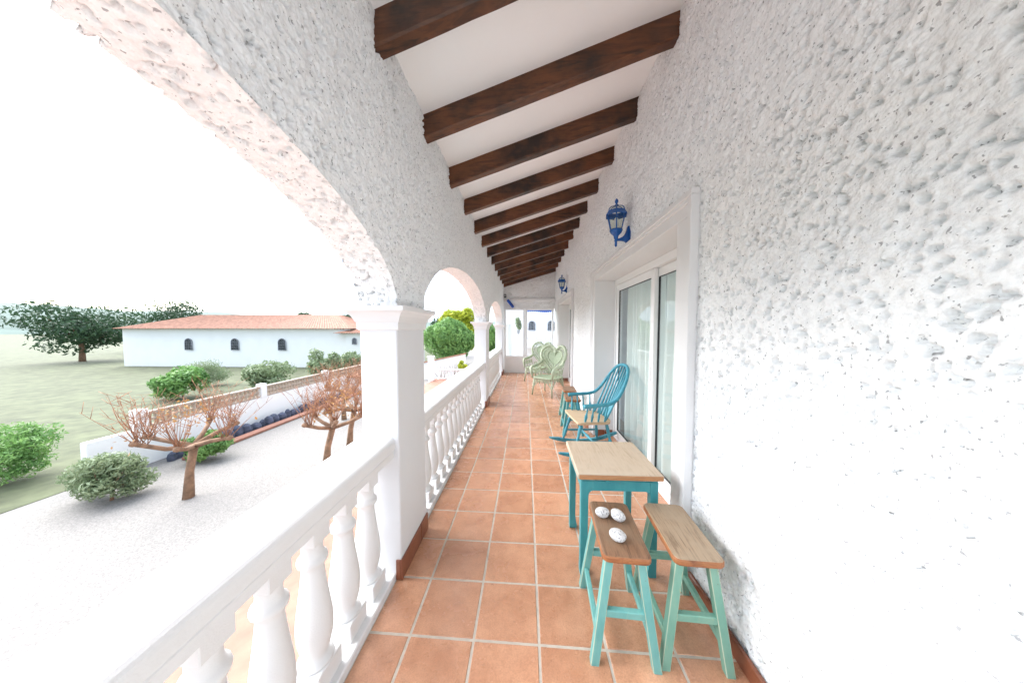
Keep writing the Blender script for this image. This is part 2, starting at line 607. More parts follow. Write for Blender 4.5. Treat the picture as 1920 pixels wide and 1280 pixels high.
def worley(P, f, seed=0):
    """distance to the nearest feature point and the random value of its cell"""
    Q = P * f + 1000.0
    I = np.floor(Q).astype(np.int64)
    f1 = np.full(P.shape[:-1], 9.0)
    idv = np.zeros(P.shape[:-1])
    for dx in (-1, 0, 1):
        for dy in (-1, 0, 1):
            for dz in (-1, 0, 1):
                a, b, c = I[..., 0] + dx, I[..., 1] + dy, I[..., 2] + dz
                h = hash3(a, b, c, seed)
                d = (a + h - Q[..., 0]) ** 2 + (b + hash3(a, b, c, seed + 7) - Q[..., 1]) ** 2 + (c + hash3(a, b, c, seed + 13) - Q[..., 2]) ** 2
                near = d < f1
                f1 = np.where(near, d, f1)
                idv = np.where(near, hash3(a, b, c, seed + 29), idv)
    return np.sqrt(f1), idv

def stucco_disp(P):
    a = vnoise(P, 13, 1) - 0.5
    c = vnoise(P, 95, 3) - 0.5
    W = P + 0.008 * np.stack([vnoise(P, 60, 21), vnoise(P, 60, 22), vnoise(P, 60, 23)], -1)
    f1, idv = worley(W, 56, 4)
    dome = np.clip(1 - 1.3 * f1 * f1, 0, 1)
    grain = 0.0045 * dome * (0.5 + idv)
    hole = np.where(idv < 0.18, 0.034 * np.clip(1.25 * (1 - 2.4 * f1 * f1), 0, 1), 0)
    m = vnoise(P, 29, 8) - 0.5
    return 0.011 * a + 0.005 * m + grain + 0.004 * c - hole - 0.004

def rough(P, N):
    return P + N * stucco_disp(P)[..., None]

def ysamples(y0, y1, k=0.0036, mn=0.0058):
    ys = [y0]
    while ys[-1] < y1:
        y = ys[-1]
        ys.append(y + (0.05 if y < 0.15 else max(mn, k * y)))
    ys = np.array(ys)
    return y0 + (ys - y0) * (y1 - y0) / (ys[-1] - y0)

# ------------------------------------------------------------------ dimensions of the porch
XL, XO, XR = -0.74, -0.97, 0.983
SPRING, RISE, TOPL = 1.635, 0.565, 3.06
SLOPE = (3.547 - 3.06) / (XR - XL)
YEND, YBACK = 9.6, -2.1
PIL = [(-2.10, -1.67), (1.60, 2.03), (5.30, 5.73), (9.00, 9.43)]
GROUND = -2.8
def zceil(x): return TOPL + (x - XL) * SLOPE

# ------------------------------------------------------------------ floor
T, TX0, TY0, TSK, JOINT = 0.3174, 0.0684, 1.2847, -0.0216, 0.0125
slab = MB()
slab.box((-1.0, YBACK - 0.4, -0.22), (1.6, 11.4, -0.0028))
floor = slab.build('floor', 'grout')
tag(floor, 'terracotta tiled porch floor with pale grout', None, None, 'structure')

def tile_mesh(xa, xb, x_edge):
    """a tile from xa to xb (local to its cell start), sheared along Y like the bond of the floor"""
    g = JOINT / 2
    def P(x, y, z): return (x, y + TSK * (x - x_edge), z)
    b = 0.003
    y0, y1 = g, T - g
    base = [(xa, y0), (xb, y0), (xb, y1), (xa, y1)]
    top = [(xa + b, y0 + b), (xb - b, y0 + b), (xb - b, y1 - b), (xa + b, y1 - b)]
    vs = [P(x, y, -0.012) for x, y in base] + [P(x, y, -0.0025) for x, y in base] + [P(x, y, 0.0) for x, y in top]
    fs = [(8, 9, 10, 11)] + [(i, (i + 1) % 4, 4 + (i + 1) % 4, 4 + i) for i in range(4)] + [(4 + i, 4 + (i + 1) % 4, 8 + (i + 1) % 4, 8 + i) for i in range(4)]
    m = MB().add(vs, fs)
    return m.mesh('floor_tile')

tile_meshes = {}
for i in range(-3, 3):
    xa, xb = JOINT / 2, T - JOINT / 2
    X = TX0 + i * T
    if i == -3: xa = -0.772 - X
    if i == 2: xb = 0.979 - X
    key = i if i in (-3, 2) else 0
    if key not in tile_meshes:
        tile_meshes[key] = tile_mesh(xa, xb, 0.0)
    for j in range(-2, 27):
        y = TY0 + j * T + TSK * i * T
        if y + T > 9.62:
            continue
        o = link('floor_tile', tile_meshes[key], 'floor_tile', floor,
                 (X, y, rnd.uniform(-0.0006, 0.0006)), (rnd.gauss(0, 0.0012), rnd.gauss(0, 0.0012), rnd.gauss(0, 0.002)))

# ------------------------------------------------------------------ arcade wall on the open side
arcade = thing('arcade_wall', 'rough white stucco arcade wall with round arches on square pillars', 'wall', (-0.85, 3.6, 0))
def relparent(o, p):
    o.parent = p
    o.matrix_parent_inverse = Matrix.Translation(p.location).inverted() if p.rotation_euler.z == 0 else p.matrix_basis.inverted()
    return o

def zarch(y, a, b):
    u = np.clip(np.abs((y - (a + b) / 2) / ((b - a) / 2)), 0, 1)
    return SPRING + RISE * np.power(np.clip(1 - np.power(u, 2.0), 0, 1), 0.5)

def arch_columns(a, b, lo=None):
    th = np.linspace(math.pi, 0, 6000)
    ym, hw = (a + b) / 2, (b - a) / 2
    y = ym + hw * np.cos(th)
    z = zarch(y, a, b)
    ds = np.hypot(np.diff(y), np.diff(z))
    yc = (y[1:] + y[:-1]) / 2
    h = np.where(yc < 0.15, 0.05, np.maximum(0.0058, 0.0036 * yc))
    cum = np.concatenate([[0], np.cumsum(ds / h)])
    n = int(cum[-1]) + 1
    t = np.linspace(0, cum[-1], n)
    return np.interp(t, cum, y)

NROW = 235
V, F = [], []
nb = 0
def add_grid(P, flip):
    global nb
    n, m, _ = P.shape
    V.append(P.reshape(-1, 3))
    F.append(grid_faces(n, m, flip, nb))
    nb += n * m

spans = [('p', PIL[0]), ('a', (PIL[0][1], PIL[1][0])), ('p', PIL[1]), ('a', (PIL[1][1], PIL[2][0])), ('p', PIL[2]),
         ('a', (PIL[2][1], PIL[3][0])), ('p', (PIL[3][0], YEND))]
for kind, (a, b) in spans:
    if kind == 'p':
        y = ysamples(a, b)
        zb = np.full_like(y, SPRING)
        ny = np.zeros_like(y)
        nz = np.zeros_like(y)
    else:
        y = arch_columns(a, b)
        zb = zarch(y, a, b)
        ym, hw = (a + b) / 2, (b - a) / 2
        gy = (y - ym) / hw ** 2
        gz = (zb - SPRING) / RISE ** 2
        L = np.hypot(gy, gz)
        ny, nz = -gy / L, -gz / L
    s = np.linspace(0, 1, NROW)
    Z = zb[:, None] + (TOPL + 0.02 - zb)[:, None] * s[None, :]
    Y = np.repeat(y[:, None], NROW, 1)
    P = np.stack([np.full_like(Y, XL), Y, Z], -1)
    N = np.zeros_like(P)
    N[..., 0] = 1
    if kind == 'a':
        N[:, 0, 1], N[:, 0, 2] = ny, nz
        N[:, 0] /= np.linalg.norm(N[:, 0], axis=1)[:, None]
    add_grid(rough(P, N), False)
    # outer face
    P2 = P[:, ::NROW - 1].copy()
    P2[..., 0] = XO
    N2 = -N[:, ::NROW - 1].copy()
    N2[:, 0, 1:] *= -1
    add_grid(rough(P2, N2), True)
    if kind == 'a':
        nx = 38
        xs = np.linspace(XL, XO, nx)
        PX = np.repeat(xs[None, :], len(y), 0)
        P3 = np.stack([PX, np.repeat(y[:, None], nx, 1), np.repeat(zb[:, None], nx, 1)], -1)
        N3 = np.stack([np.zeros_like(PX), np.repeat(ny[:, None], nx, 1), np.repeat(nz[:, None], nx, 1)], -1)
        N3[:, 0] = N[:, 0]
        N3[:, -1, 0] = -1
        N3[:, -1] /= np.linalg.norm(N3[:, -1], axis=1)[:, None]
        add_grid(rough(P3, N3), True)
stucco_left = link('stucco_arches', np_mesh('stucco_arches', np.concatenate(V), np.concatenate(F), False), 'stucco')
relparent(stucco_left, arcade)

def pillar(y0, y1, first):
    xa, xb = -0.966, -0.745
    ym = (y0 + y1) / 2
    p = MB().box((xa, y0, 0.0), (xb, y1, 1.525), 0.006).build('pillar', 'pillar_paint')
    relparent(p, arcade)
    prof = [(0.000, 1.500), (0.004, 1.500), (0.012, 1.506), (0.014, 1.545), (0.020, 1.552), (0.024, 1.562), (0.032, 1.580), (0.047, 1.600), (0.066, 1.612), (0.068, 1.638), (-0.02, 1.640)]
    vs, fs = [], []
    for (o, z) in prof:
        vs += [(xa - o, y0 - o, z), (xb + o, y0 - o, z), (xb + o, y1 + o, z), (xa - o, y1 + o, z)]
    for k in range(len(prof) - 1):
        fs += [(4 * k + i, 4 * k + (i + 1) % 4, 4 * k + 4 + (i + 1) % 4, 4 * k + 4 + i) for i in range(4)]
    fs.append(tuple(range(4 * len(prof) - 4, 4 * len(prof))))
    c = MB().add(vs, fs).build('capital', 'paint')
    c.parent = p
    # skirting tiles: two on the inner face, one return on the near face
    cut = y0 + 0.30
    for (lo, hi) in (((xb, y0 - 0.011, 0.001), (xb + 0.011, cut - 0.002, 0.125)), ((xb, cut + 0.002, 0.001), (xb + 0.011, y1 + 0.006, 0.126)),
                     ((-0.774, y0 - 0.011, 0.001), (xb - 0.001, y0, 0.124))):
        t = MB().box(lo, hi, 0.003).build('skirting_tile', 'skirting_tile')
        t.parent = p
    return p
for k, (a, b) in enumerate(PIL):
    pillar(a, b if k < 3 else YEND - 0.002, k == 1)

# ------------------------------------------------------------------ balustrades
def baluster_mesh():
    m = MB()
    m.box((-0.068, -0.068, 0.0), (0.068, 0.068, 0.088), 0.004)
    prof = [(0.058, 0.088), (0.060, 0.094), (0.058, 0.102), (0.047, 0.108), (0.041, 0.118), (0.040, 0.128), (0.044, 0.138), (0.048, 0.146),
            (0.052, 0.165), (0.0575, 0.195), (0.060, 0.225), (0.0595, 0.255), (0.057, 0.290), (0.052, 0.335), (0.046, 0.385), (0.041, 0.430),
            (0.037, 0.475), (0.0355, 0.500), (0.041, 0.506), (0.048, 0.514), (0.050, 0.524), (0.048, 0.534), (0.041, 0.541), (0.036, 0.552), (0.034, 0.575), (0.036, 0.592), (0.040, 0.602)]
    m.lathe([(r_ * 1.12, z_) for r_, z_ in prof], segs=20)
    m.box((-0.046, -0.046, 0.600), (0.046, 0.046, 0.712), 0.003)
    return m.mesh('baluster')
BAL = baluster_mesh()

def rail_section():
    pts = [(-0.992, 0.752), (-0.995, 0.792), (-1.000, 0.798), (-1.000, 0.838)]
    for k in range(1, 6):
        a = math.pi - k * math.pi / 12
        pts.append((-0.955 + 0.045 * math.cos(a), 0.838 + 0.034 * math.sin(a)))
    for k in range(1, 7):
        a = math.pi / 2 - k * math.pi / 12
        pts.append((-0.812 + 0.045 * math.cos(a), 0.838 + 0.034 * math.sin(a)))
    pts += [(-0.767, 0.806), (-0.7675, 0.801), (-0.776, 0.797), (-0.778, 0.790), (-0.775, 0.786), (-0.775, 0.752), (-0.80, 0.744), (-0.96, 0.744)]
    return pts

def balustrade(y0, y1, ys, label):
    root = thing('balustrade', label, 'balustrade', (-0.88, (y0 + y1) / 2, 0), group='balustrades of the porch')
    relparent(MB().prism(rail_section(), 'Y', y0 + 0.001, y1 - 0.001).build('handrail', 'paint'), root)
    relparent(MB().box((-0.964, y0 + 0.001, -0.01), (-0.776, y1 - 0.001, 0.040), 0.006).build('kerb', 'paint'), root)
    for y in ys:
        relparent(link('baluster', BAL, 'paint', None, (-0.878, y, 0.038), (0, 0, rnd.gauss(0, 0.02))), root)
PT = 0.196
balustrade(PIL[0][1], PIL[1][0], [1.474 - PT * k for k in range(8)], 'white balustrade in the nearest arch, its handrail running off the left edge')
balustrade(PIL[1][1], PIL[2][0], [2.03 + 0.115 + PT * 0.997 * k for k in range(16)], 'white balustrade of the middle arch between the two pillars')
balustrade(PIL[2][1], PIL[3][0], [5.73 + 0.115 + PT * 0.997 * k for k in range(16)], 'white balustrade of the farthest arch near the end wall')

# ------------------------------------------------------------------ roof: ceiling and beams
roof = thing('porch_roof', 'sloping white porch ceiling carried by dark brown timber beams', 'roof', (0.1, 3.6, 3.06))
m = MB()
xa, xb = -1.55, 1.35
zt = 0.16
m.prism([(xa, zceil(xa)), (xb, zceil(xb)), (xb, zceil(xb) + zt), (xa, zceil(xa) + zt)], 'Y', YBACK - 0.3, YEND + 0.5)
relparent(m.build('ceiling_board', 'ceiling_paint'), roof)
BW, BH = 0.085, 0.170
for k in range(-2, 13):
    yl = 1.409 + 0.6728 * k
    m = MB()
    jit = rnd.uniform(-0.006, 0.006)
    x0, x1 = XL - 0.05, XR + 0.05
    def py(x): return -0.132 * (x - XL) / (XR - XL)
    L = math.hypot(x1 - x0, (x1 - x0) * SLOPE)
    n = 14
    rows = []
    for s in range(n + 1):
        x = x0 + (x1 - x0) * s / n
        z1 = zceil(x) + 0.004
        z0 = z1 - BH + rnd.uniform(-0.0008, 0.0008) + jit
        ya, yb = py(x) + rnd.uniform(-0.001, 0.001), py(x) + BW + rnd.uniform(-0.001, 0.001)
        c = 0.009
        rows.append([(x, ya, z1), (x, ya, z0 + c), (x, ya + c, z0), (x, yb - c, z0), (x, yb, z0 + c), (x, yb, z1)])
    vs = [p for r in rows for p in r]
    fs = [(6 * s + i, 6 * s + i + 1, 6 * s + 7 + i, 6 * s + 6 + i) for s in range(n) for i in range(5)]
    o = m.add(vs, fs).build('roof_beam', 'beam_wood', None, (0, yl, 0))
    relparent(o, roof)

# ------------------------------------------------------------------ house wall with two door openings
house = thing('house_wall', 'rough white stucco house wall along the right side of the porch', 'wall', (XR + 0.1, 3.6, 0))
D1, D2 = 1.86, 6.03            # near side of each opening
OPW = 2.12
DH1, DH2 = 2.17, 2.19
TRIM = 0.14
V, F = [], []
nb = 0
def wall_panel(y0, y1, z0, z1, coarse=False):
    yy = np.linspace(y0, y1, 8) if coarse else ysamples(y0, y1, 0.0040, 0.0064)
    step = 0.5 if coarse else max(0.0064, 0.0040 * y0)
    zz = np.linspace(z0, z1, int((z1 - z0) / step) + 2)
    Y, Z = np.meshgrid(yy, zz, indexing='ij')
    P = np.stack([np.full_like(Y, XR), Y, Z], -1)
    N = np.zeros_like(P)
    N[..., 0] = -1
    add_grid(rough(P, N) if not coarse else P, True)
ZT = zceil(XR) + 0.02
wall_panel(YBACK - 0.3, 0.3, 0, ZT, True)
wall_panel(0.3, D1 - TRIM + 0.05, 0, ZT)
wall_panel(D1 - TRIM + 0.05, D1 + OPW + TRIM - 0.05, DH1 + 0.06, ZT)
wall_panel(D1 + OPW + TRIM - 0.05, D2 - TRIM + 0.05, 0, ZT)
wall_panel(D2 - TRIM + 0.05, D2 + OPW + TRIM - 0.05, DH2 + 0.06, ZT)
wall_panel(D2 + OPW + TRIM - 0.05, YEND + 0.02, 0, ZT)
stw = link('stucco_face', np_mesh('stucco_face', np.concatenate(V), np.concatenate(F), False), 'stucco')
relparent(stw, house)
# masonry core behind the stucco face
m = MB()
for (a, b, z0) in ((YBACK - 0.3, D1 - 0.06, 0), (D1 + OPW + 0.06, D2 - 0.06, 0), (D2 + OPW + 0.06, YEND, 0)):
    m.box((XR + 0.03, a, -0.2), (1.33, b, ZT))
m.box((XR + 0.03, D1 - 0.0595, DH1 + 0.06), (1.33, D1 + OPW + 0.0595, ZT))
m.box((XR + 0.03, D2 - 0.0595, DH2 + 0.06), (1.33, D2 + OPW + 0.0595, ZT))
relparent(m.build('wall_core', 'house_white'), house)

def surround(y0, dh):
    y1 = y0 + OPW
    TN = TRIM + 0.05       # the near jamb trim is wider
    m = MB()
    xf = XR - 0.028
    m.box((xf, y0 - TN, 0.0), (1.328, y0, dh), 0.004)
    m.box((xf, y1, 0.0), (1.328, y1 + TRIM, dh), 0.004)
    m.box((xf, y0 - TN, dh), (1.328, y1 + TRIM, dh + TRIM - 0.012), 0.004)
    # raised outer bead, stepped
    for (w, pr) in ((0.055, 0.014), (0.030, 0.026)):
        e = 0.003 + pr * 0.15
        zt_ = dh + TRIM - 0.012 - w
        m.box((xf - pr, y0 - TN - e, -0.002), (xf + 0.02 + pr * 0.1, y0 - TN + w, zt_ - 0.0005), 0.004)
        m.box((xf - pr, y1 + TRIM - w, -0.002), (xf + 0.02 + pr * 0.1, y1 + TRIM + e, zt_ - 0.0005), 0.004)
        m.box((xf - pr, y0 - TN - e, zt_), (xf + 0.02 + pr * 0.1, y1 + TRIM + e, dh + TRIM - 0.012 + e), 0.004)
    relparent(m.build('door_surround', 'paint'), house)
    th = MB().box((XR + 0.002, y0 + 0.002, -0.01), (1.325, y1 - 0.002, -0.001)).build('threshold', 'floor_tile')
    relparent(th, house)
    for (a, b) in ((0.985, 1.115), (1.119, 1.225)):
        t = MB().box((a, y1 - 0.013, 0.0), (b, y1 - 0.001, 0.085), 0.003).build('skirting_tile', 'skirting_tile')
        relparent(t, house)
surround(D1, DH1)
surround(D2, DH2)

def skirting(y0, y1):
    y = y0
    while y < y1 - 0.02:
        e = min(y + T - 0.004, y1)
        t = MB().box((XR - 0.024, y, 0.001), (XR - 0.006, e, 0.082), 0.003).build('skirting_tile', 'skirting_tile')
        relparent(t, house)
        y += T
skirting(0.70, D1 - TRIM - 0.056)
skirting(D1 + OPW + TRIM + 0.004, D2 - TRIM - 0.056)
skirting(D2 + OPW + TRIM + 0.004, YEND - 0.03)

# room behind the doors; gap added in its unseen far wall backlights the curtains
m = MB()
m.box((1.335, YBACK, -0.1), (4.6, YEND, -0.02))
m.box((4.6, YBACK, -0.1), (4.7, 0.8, 3.6))
m.box((4.6, 0.8, -0.1), (4.7, YEND, 0.7))
m.box((4.6, 0.8, 2.45), (4.7, YEND, 3.6))
m.box((1.335, YBACK, 2.7), (4.6, YEND, 2.8))
m.box((1.335, YBACK - 0.1, -0.1), (4.7, YBACK, 3.6))
m.box((1.335, YEND, -0.1), (4.7, YEND + 0.1, 3.6))
m.box((1.335, 4.9, -0.02), (4.6, 5.0, 2.7))
room = m.build('room_shell', 'room_dark')
tag(room, 'dim plain room behind the glazed sliding doors', None, None, 'structure')

def sliding_door(y0, dh, label):
    y1 = y0 + OPW
    root = thing('sliding_door', label, 'door', (1.27, (y0 + y1) / 2, 0), group='sliding doors')
    m = MB()
    fx0, fx1 = 1.232, 1.320
    m.box((fx0, y0, 0.0), (fx1, y0 + 0.05, dh), 0.003)
    m.box((fx0, y1 - 0.05, 0.0), (fx1, y1, dh), 0.003)
    m.box((fx0, y0 + 0.05, dh - 0.075), (fx1, y1 - 0.05, dh), 0.003)
    m.box((fx0, y0 + 0.05, 0.0), (fx1, y1 - 0.05, 0.035), 0.003)
    relparent(m.build('door_frame', 'pvc'), root)
    g = MB().box((fx0 + 0.012, y1 - 0.062, 0.04), (fx0 + 0.03, y1 - 0.0505, dh - 0.08))
    relparent(g.build('gasket', 'gasket'), root)
    ym = y0 + 1.00
    for (a, b, xa, xb) in ((ym - 0.06, y1 - 0.058, 1.240, 1.276), (y0 + 0.054, ym + 0.03, 1.281, 1.316)):
        z0, z1 = 0.038, dh - 0.078
        s = 0.072
        m = MB()
        m.box((xa, a, z0), (xb, a + s, z1), 0.003)
        m.box((xa, b - s, z0), (xb, b, z1), 0.003)
        m.box((xa, a + s, z1 - 0.08), (xb, b - s, z1), 0.003)
        m.box((xa, a + s, z0), (xb, b - s, z0 + 0.085), 0.003)
        leaf = m.build('door_leaf', 'pvc')
        relparent(leaf, root)
        xc = (xa + xb) / 2
        MB().box((xc - 0.004, a + s, z0 + 0.085), (xc + 0.004, b - s, z1 - 0.08)).build('pane', 'pane', leaf)
        k = MB()
        e = 0.003
        k.box((xc - 0.009, a + s, z0 + 0.086), (xc + 0.009, a + s + e, z1 - 0.081))
        k.box((xc - 0.009, b - s - e, z0 + 0.086), (xc + 0.009, b - s, z1 - 0.081))
        k.box((xc - 0.009, a + s + e, z0 + 0.086), (xc + 0.009, b - s - e, z0 + 0.086 + e))
        k.box((xc - 0.009, a + s + e, z1 - 0.081 - e), (xc + 0.009, b - s - e, z1 - 0.081))
        k.build('gasket', 'gasket', leaf)
    h = MB().box((1.228, ym - 0.035, 0.98), (1.238, ym - 0.012, 1.14), 0.003).build('handle', 'pvc')
    relparent(h, root)
    # curtain panels behind the glass
    for (a, b, lab) in ((ym + 0.02, y1 - 0.14, 'far'), (y0 + 0.05, ym - 0.10, 'near')):
        n = 150
        ys = np.linspace(a, b, n)
        zz = np.linspace(0.04, dh - 0.02, 14)
        r2 = np.random.RandomState(int(a * 100))
        ph = np.cumsum(r2.uniform(0.35, 1.05, n) * 0.42)
        X = 1.375 + 0.040 * np.sin(ph) + 0.016 * np.sin(ph * 0.37 + 1)
        P = np.zeros((n, 14, 3))
        for q, z in enumerate(zz):
            k = 0.6 + 0.4 * (1 - z / dh)
            P[:, q, 0] = 1.365 + (X - 1.365) * k + 0.004 * np.sin(z * 5 + ys * 9)
            P[:, q, 1] = ys + 0.012 * np.sin(z * 3.0) * (1 - z / dh)
            P[:, q, 2] = z
        o = link('curtain', np_mesh('curtain', P.reshape(-1, 3), grid_faces(n, 14), True), 'curtain_cloth')
        where = 'nearer' if y0 < 4 else 'farther'
        tag(o, 'pale mint curtain behind the %s leaf of the %s sliding door' % (lab, where), 'curtain', 'curtains behind the glass')
sliding_door(D1, DH1, 'white framed glazed sliding door beside the wooden table and rocking chair')
sliding_door(D2, DH2, 'white framed sliding door beyond the green wicker chairs, mostly hidden in its recess')

# ------------------------------------------------------------------ end wall with glazed screen
endw = thing('end_wall', 'white stucco wall closing the porch, with a ledge above a glazed screen', 'wall', (0.1, YEND + 0.06, 0))
V, F = [], []
nb = 0
for (z0, z1) in ((2.50, 3.6), (2.21, 2.46)):
    xx = np.linspace(-0.80, 1.02, 60)
    zz = np.linspace(z0, z1, int((z1 - z0) / 0.025) + 2)
    Xg, Zg = np.meshgrid(xx, zz, indexing='ij')
    P = np.stack([Xg, np.full_like(Xg, YEND), Zg], -1)
    N = np.zeros_like(P)
    N[..., 1] = -1
    add_grid(rough(P, N), False)
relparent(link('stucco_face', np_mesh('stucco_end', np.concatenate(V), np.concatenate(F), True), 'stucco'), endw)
relparent(MB().box((-0.97, YEND + 0.02, 2.20), (1.3, YEND + 0.14, 3.7)).build('wall_core', 'house_white'), endw)
relparent(MB().box((-0.735, YEND - 0.075, 2.445), (XR - 0.01, YEND + 0.02, 2.515), 0.008).build('ledge', 'paint'), endw)

scr = thing('glazed_screen', 'white framed glazed screen with solid lower panel at the end of the porch', 'screen', (0.1, YEND + 0.03, 0))
def screen_leaf(xa, xb):
    f = MB()
    yy0, yy1 = YEND - 0.02, YEND + 0.04
    s = 0.065
    f.box((xa, yy0, 0.0), (xa + s, yy1, 2.21), 0.004)
    f.box((xb - s, yy0, 0.0), (xb, yy1, 2.21), 0.004)
    f.box((xa + s, yy0, 2.135), (xb - s, yy1, 2.21), 0.004)
    f.box((xa + s, yy0, 0.50), (xb - s, yy1, 0.58), 0.004)
    f.box((xa + s, yy0, 0.0), (xb - s, yy1, 0.07), 0.004)
    leaf = f.build('screen_frame', 'pvc')
    relparent(leaf, scr)
    MB().box((xa + s, YEND, 0.07), (xb - s, YEND + 0.02, 0.50), 0.004).build('lower_panel', 'pvc', leaf)
    MB().box((xa + s, YEND + 0.006, 0.58), (xb - s, YEND + 0.014, 2.135)).build('pane', 'clear_pane', leaf)
screen_leaf(-0.735, -0.016)
screen_leaf(-0.012, 0.945)
d = MB().box((-0.735, YEND - 0.095, 2.555), (-0.655, YEND - 0.03, 2.665), 0.008)
o = d.build('security_camera', 'black_plastic')
tag(o, 'small black box fixed high in the corner of the end wall', 'sensor')
lens = MB().lathe([(0.022, 0.0), (0.022, -0.012), (0.012, -0.014)], c=(-0.695, YEND - 0.095, 2.615), segs=12, axis='Y').build('lens', 'pvc', o)
mt = Matrix.Translation((-0.51, YEND - 0.10, 2.345)) @ Matrix.Rotation(R(52), 4, 'Y')
o = MB().box((-0.16, -0.05, -0.045), (0.16, 0.05, 0.045), 0.02, mt).build('blue_bracket', 'awning_blue')
tag(o, 'short tilted blue fitting below the ledge on the end wall', 'fitting')

# ------------------------------------------------------------------ wall lanterns
def lantern():
    root = thing('wall_lantern', 'l', 'lamp')
    # local frame: wall plane at x = 0, lamp hangs towards -x, z = 0 at the tail of the lamp
    ax = -0.125
    m = MB()
    m.lathe([(0.006, 0.0), (0.011, 0.008), (0.011, 0.05), (0.017, 0.058), (0.012, 0.066), (0.019, 0.078), (0.022, 0.10), (0.038, 0.118), (0.050, 0.130), (0.058, 0.146), (0.060, 0.158), (0.054, 0.162), (0.02, 0.164)], (ax, 0, 0), 18)
    m.build('lamp_base', 'lantern_blue', root)
    m = MB()
    n = 6
    for k in range(n):
        a = 2 * math.pi * k / n + 0.26
        pts = []
        for (r, z) in ((0.056, 0.160), (0.062, 0.185), (0.073, 0.235), (0.083, 0.275), (0.092, 0.298)):
            pts.append((ax + r * math.cos(a), r * math.sin(a), z))
        m.tube(pts, 0.0052, 6)
    m.build('cage', 'lantern_blue', root)
    m = MB()
    m.lathe([(0.082, 0.294), (0.104, 0.286), (0.108, 0.292), (0.090, 0.318), (0.082, 0.334), (0.074, 0.336), (0.076, 0.312), (0.082, 0.294)], (ax, 0, 0), 6, False, rot=0.26, caps=False)
    m.build('collar', 'lantern_blue', root)
    m = MB()
    for k in range(n):
        a = 2 * math.pi * k / n + 0.26
        pts = [(ax + 0.080 * math.cos(t) * math.cos(a), 0.080 * math.cos(t) * math.sin(a), 0.333 + 0.050 * math.sin(t)) for t in np.linspace(0, math.pi / 2, 7)]
        m.tube(pts, 0.004, 5)
    m.lathe([(0.010, 0.376), (0.022, 0.382), (0.020, 0.390), (0.010, 0.396), (0.008, 0.404), (0.014, 0.412), (0.017, 0.424), (0.013, 0.438), (0.005, 0.448), (0.001, 0.452)], (ax, 0, 0), 14)
    m.build('finial', 'lantern_blue', root)
    m = MB()
    m.lathe([(0.052, 0.164), (0.058, 0.185), (0.069, 0.235), (0.079, 0.275), (0.084, 0.290)], (ax, 0, 0), 6, False, rot=0.26, caps=False)
    m.lathe([(0.074, 0.334), (0.070, 0.350), (0.056, 0.368), (0.034, 0.379), (0.010, 0.383)], (ax, 0, 0), 18, True, caps=False)
    m.build('shade_glass', 'lantern_glass', root)
    m = MB()
    m.lathe([(0.014, 0.160), (0.014, 0.205), (0.020, 0.212), (0.024, 0.235), (0.018, 0.262), (0.006, 0.275)], (ax, 0, 0), 12)
    m.build('bulb', 'pvc', root)
    # curved bracket and back plate
    m = MB()
    top = [(-0.125, 0.072), (-0.100, 0.076), (-0.070, 0.088), (-0.045, 0.112), (-0.028, 0.150), (-0.020, 0.185), (-0.012, 0.192)]
    bot = [(-0.004, 0.010), (-0.010, 0.006), (-0.022, 0.030), (-0.045, 0.050), (-0.075, 0.056), (-0.125, 0.056)]
    out = top + [(-0.004, 0.186)] + bot
    m.prism([(p[0], p[1]) for p in out], 'Y', -0.012, 0.012)
    m.build('bracket', 'lantern_blue', root)
    m = MB()
    m.prism([(-0.024, 0.05), (0.024, 0.05), (0.036, 0.10), (0.030, 0.15), (0.0, 0.20), (-0.030, 0.15), (-0.036, 0.10)], 'X', -0.006, 0.016)
    m.build('back_plate', 'lantern_blue', root)
    return root
lp = lantern()
lp.location = (XR + 0.002, 2.775, 2.290)
tag(lp, 'blue metal wall lantern above the nearer sliding door, the closer of two', 'lamp', 'wall lanterns')
lq = copy_tree(lp)
lq.location = (XR + 0.002, 6.80, 2.335)
tag(lq, 'blue metal wall lantern far along the wall, the more distant of two', 'lamp', 'wall lanterns')

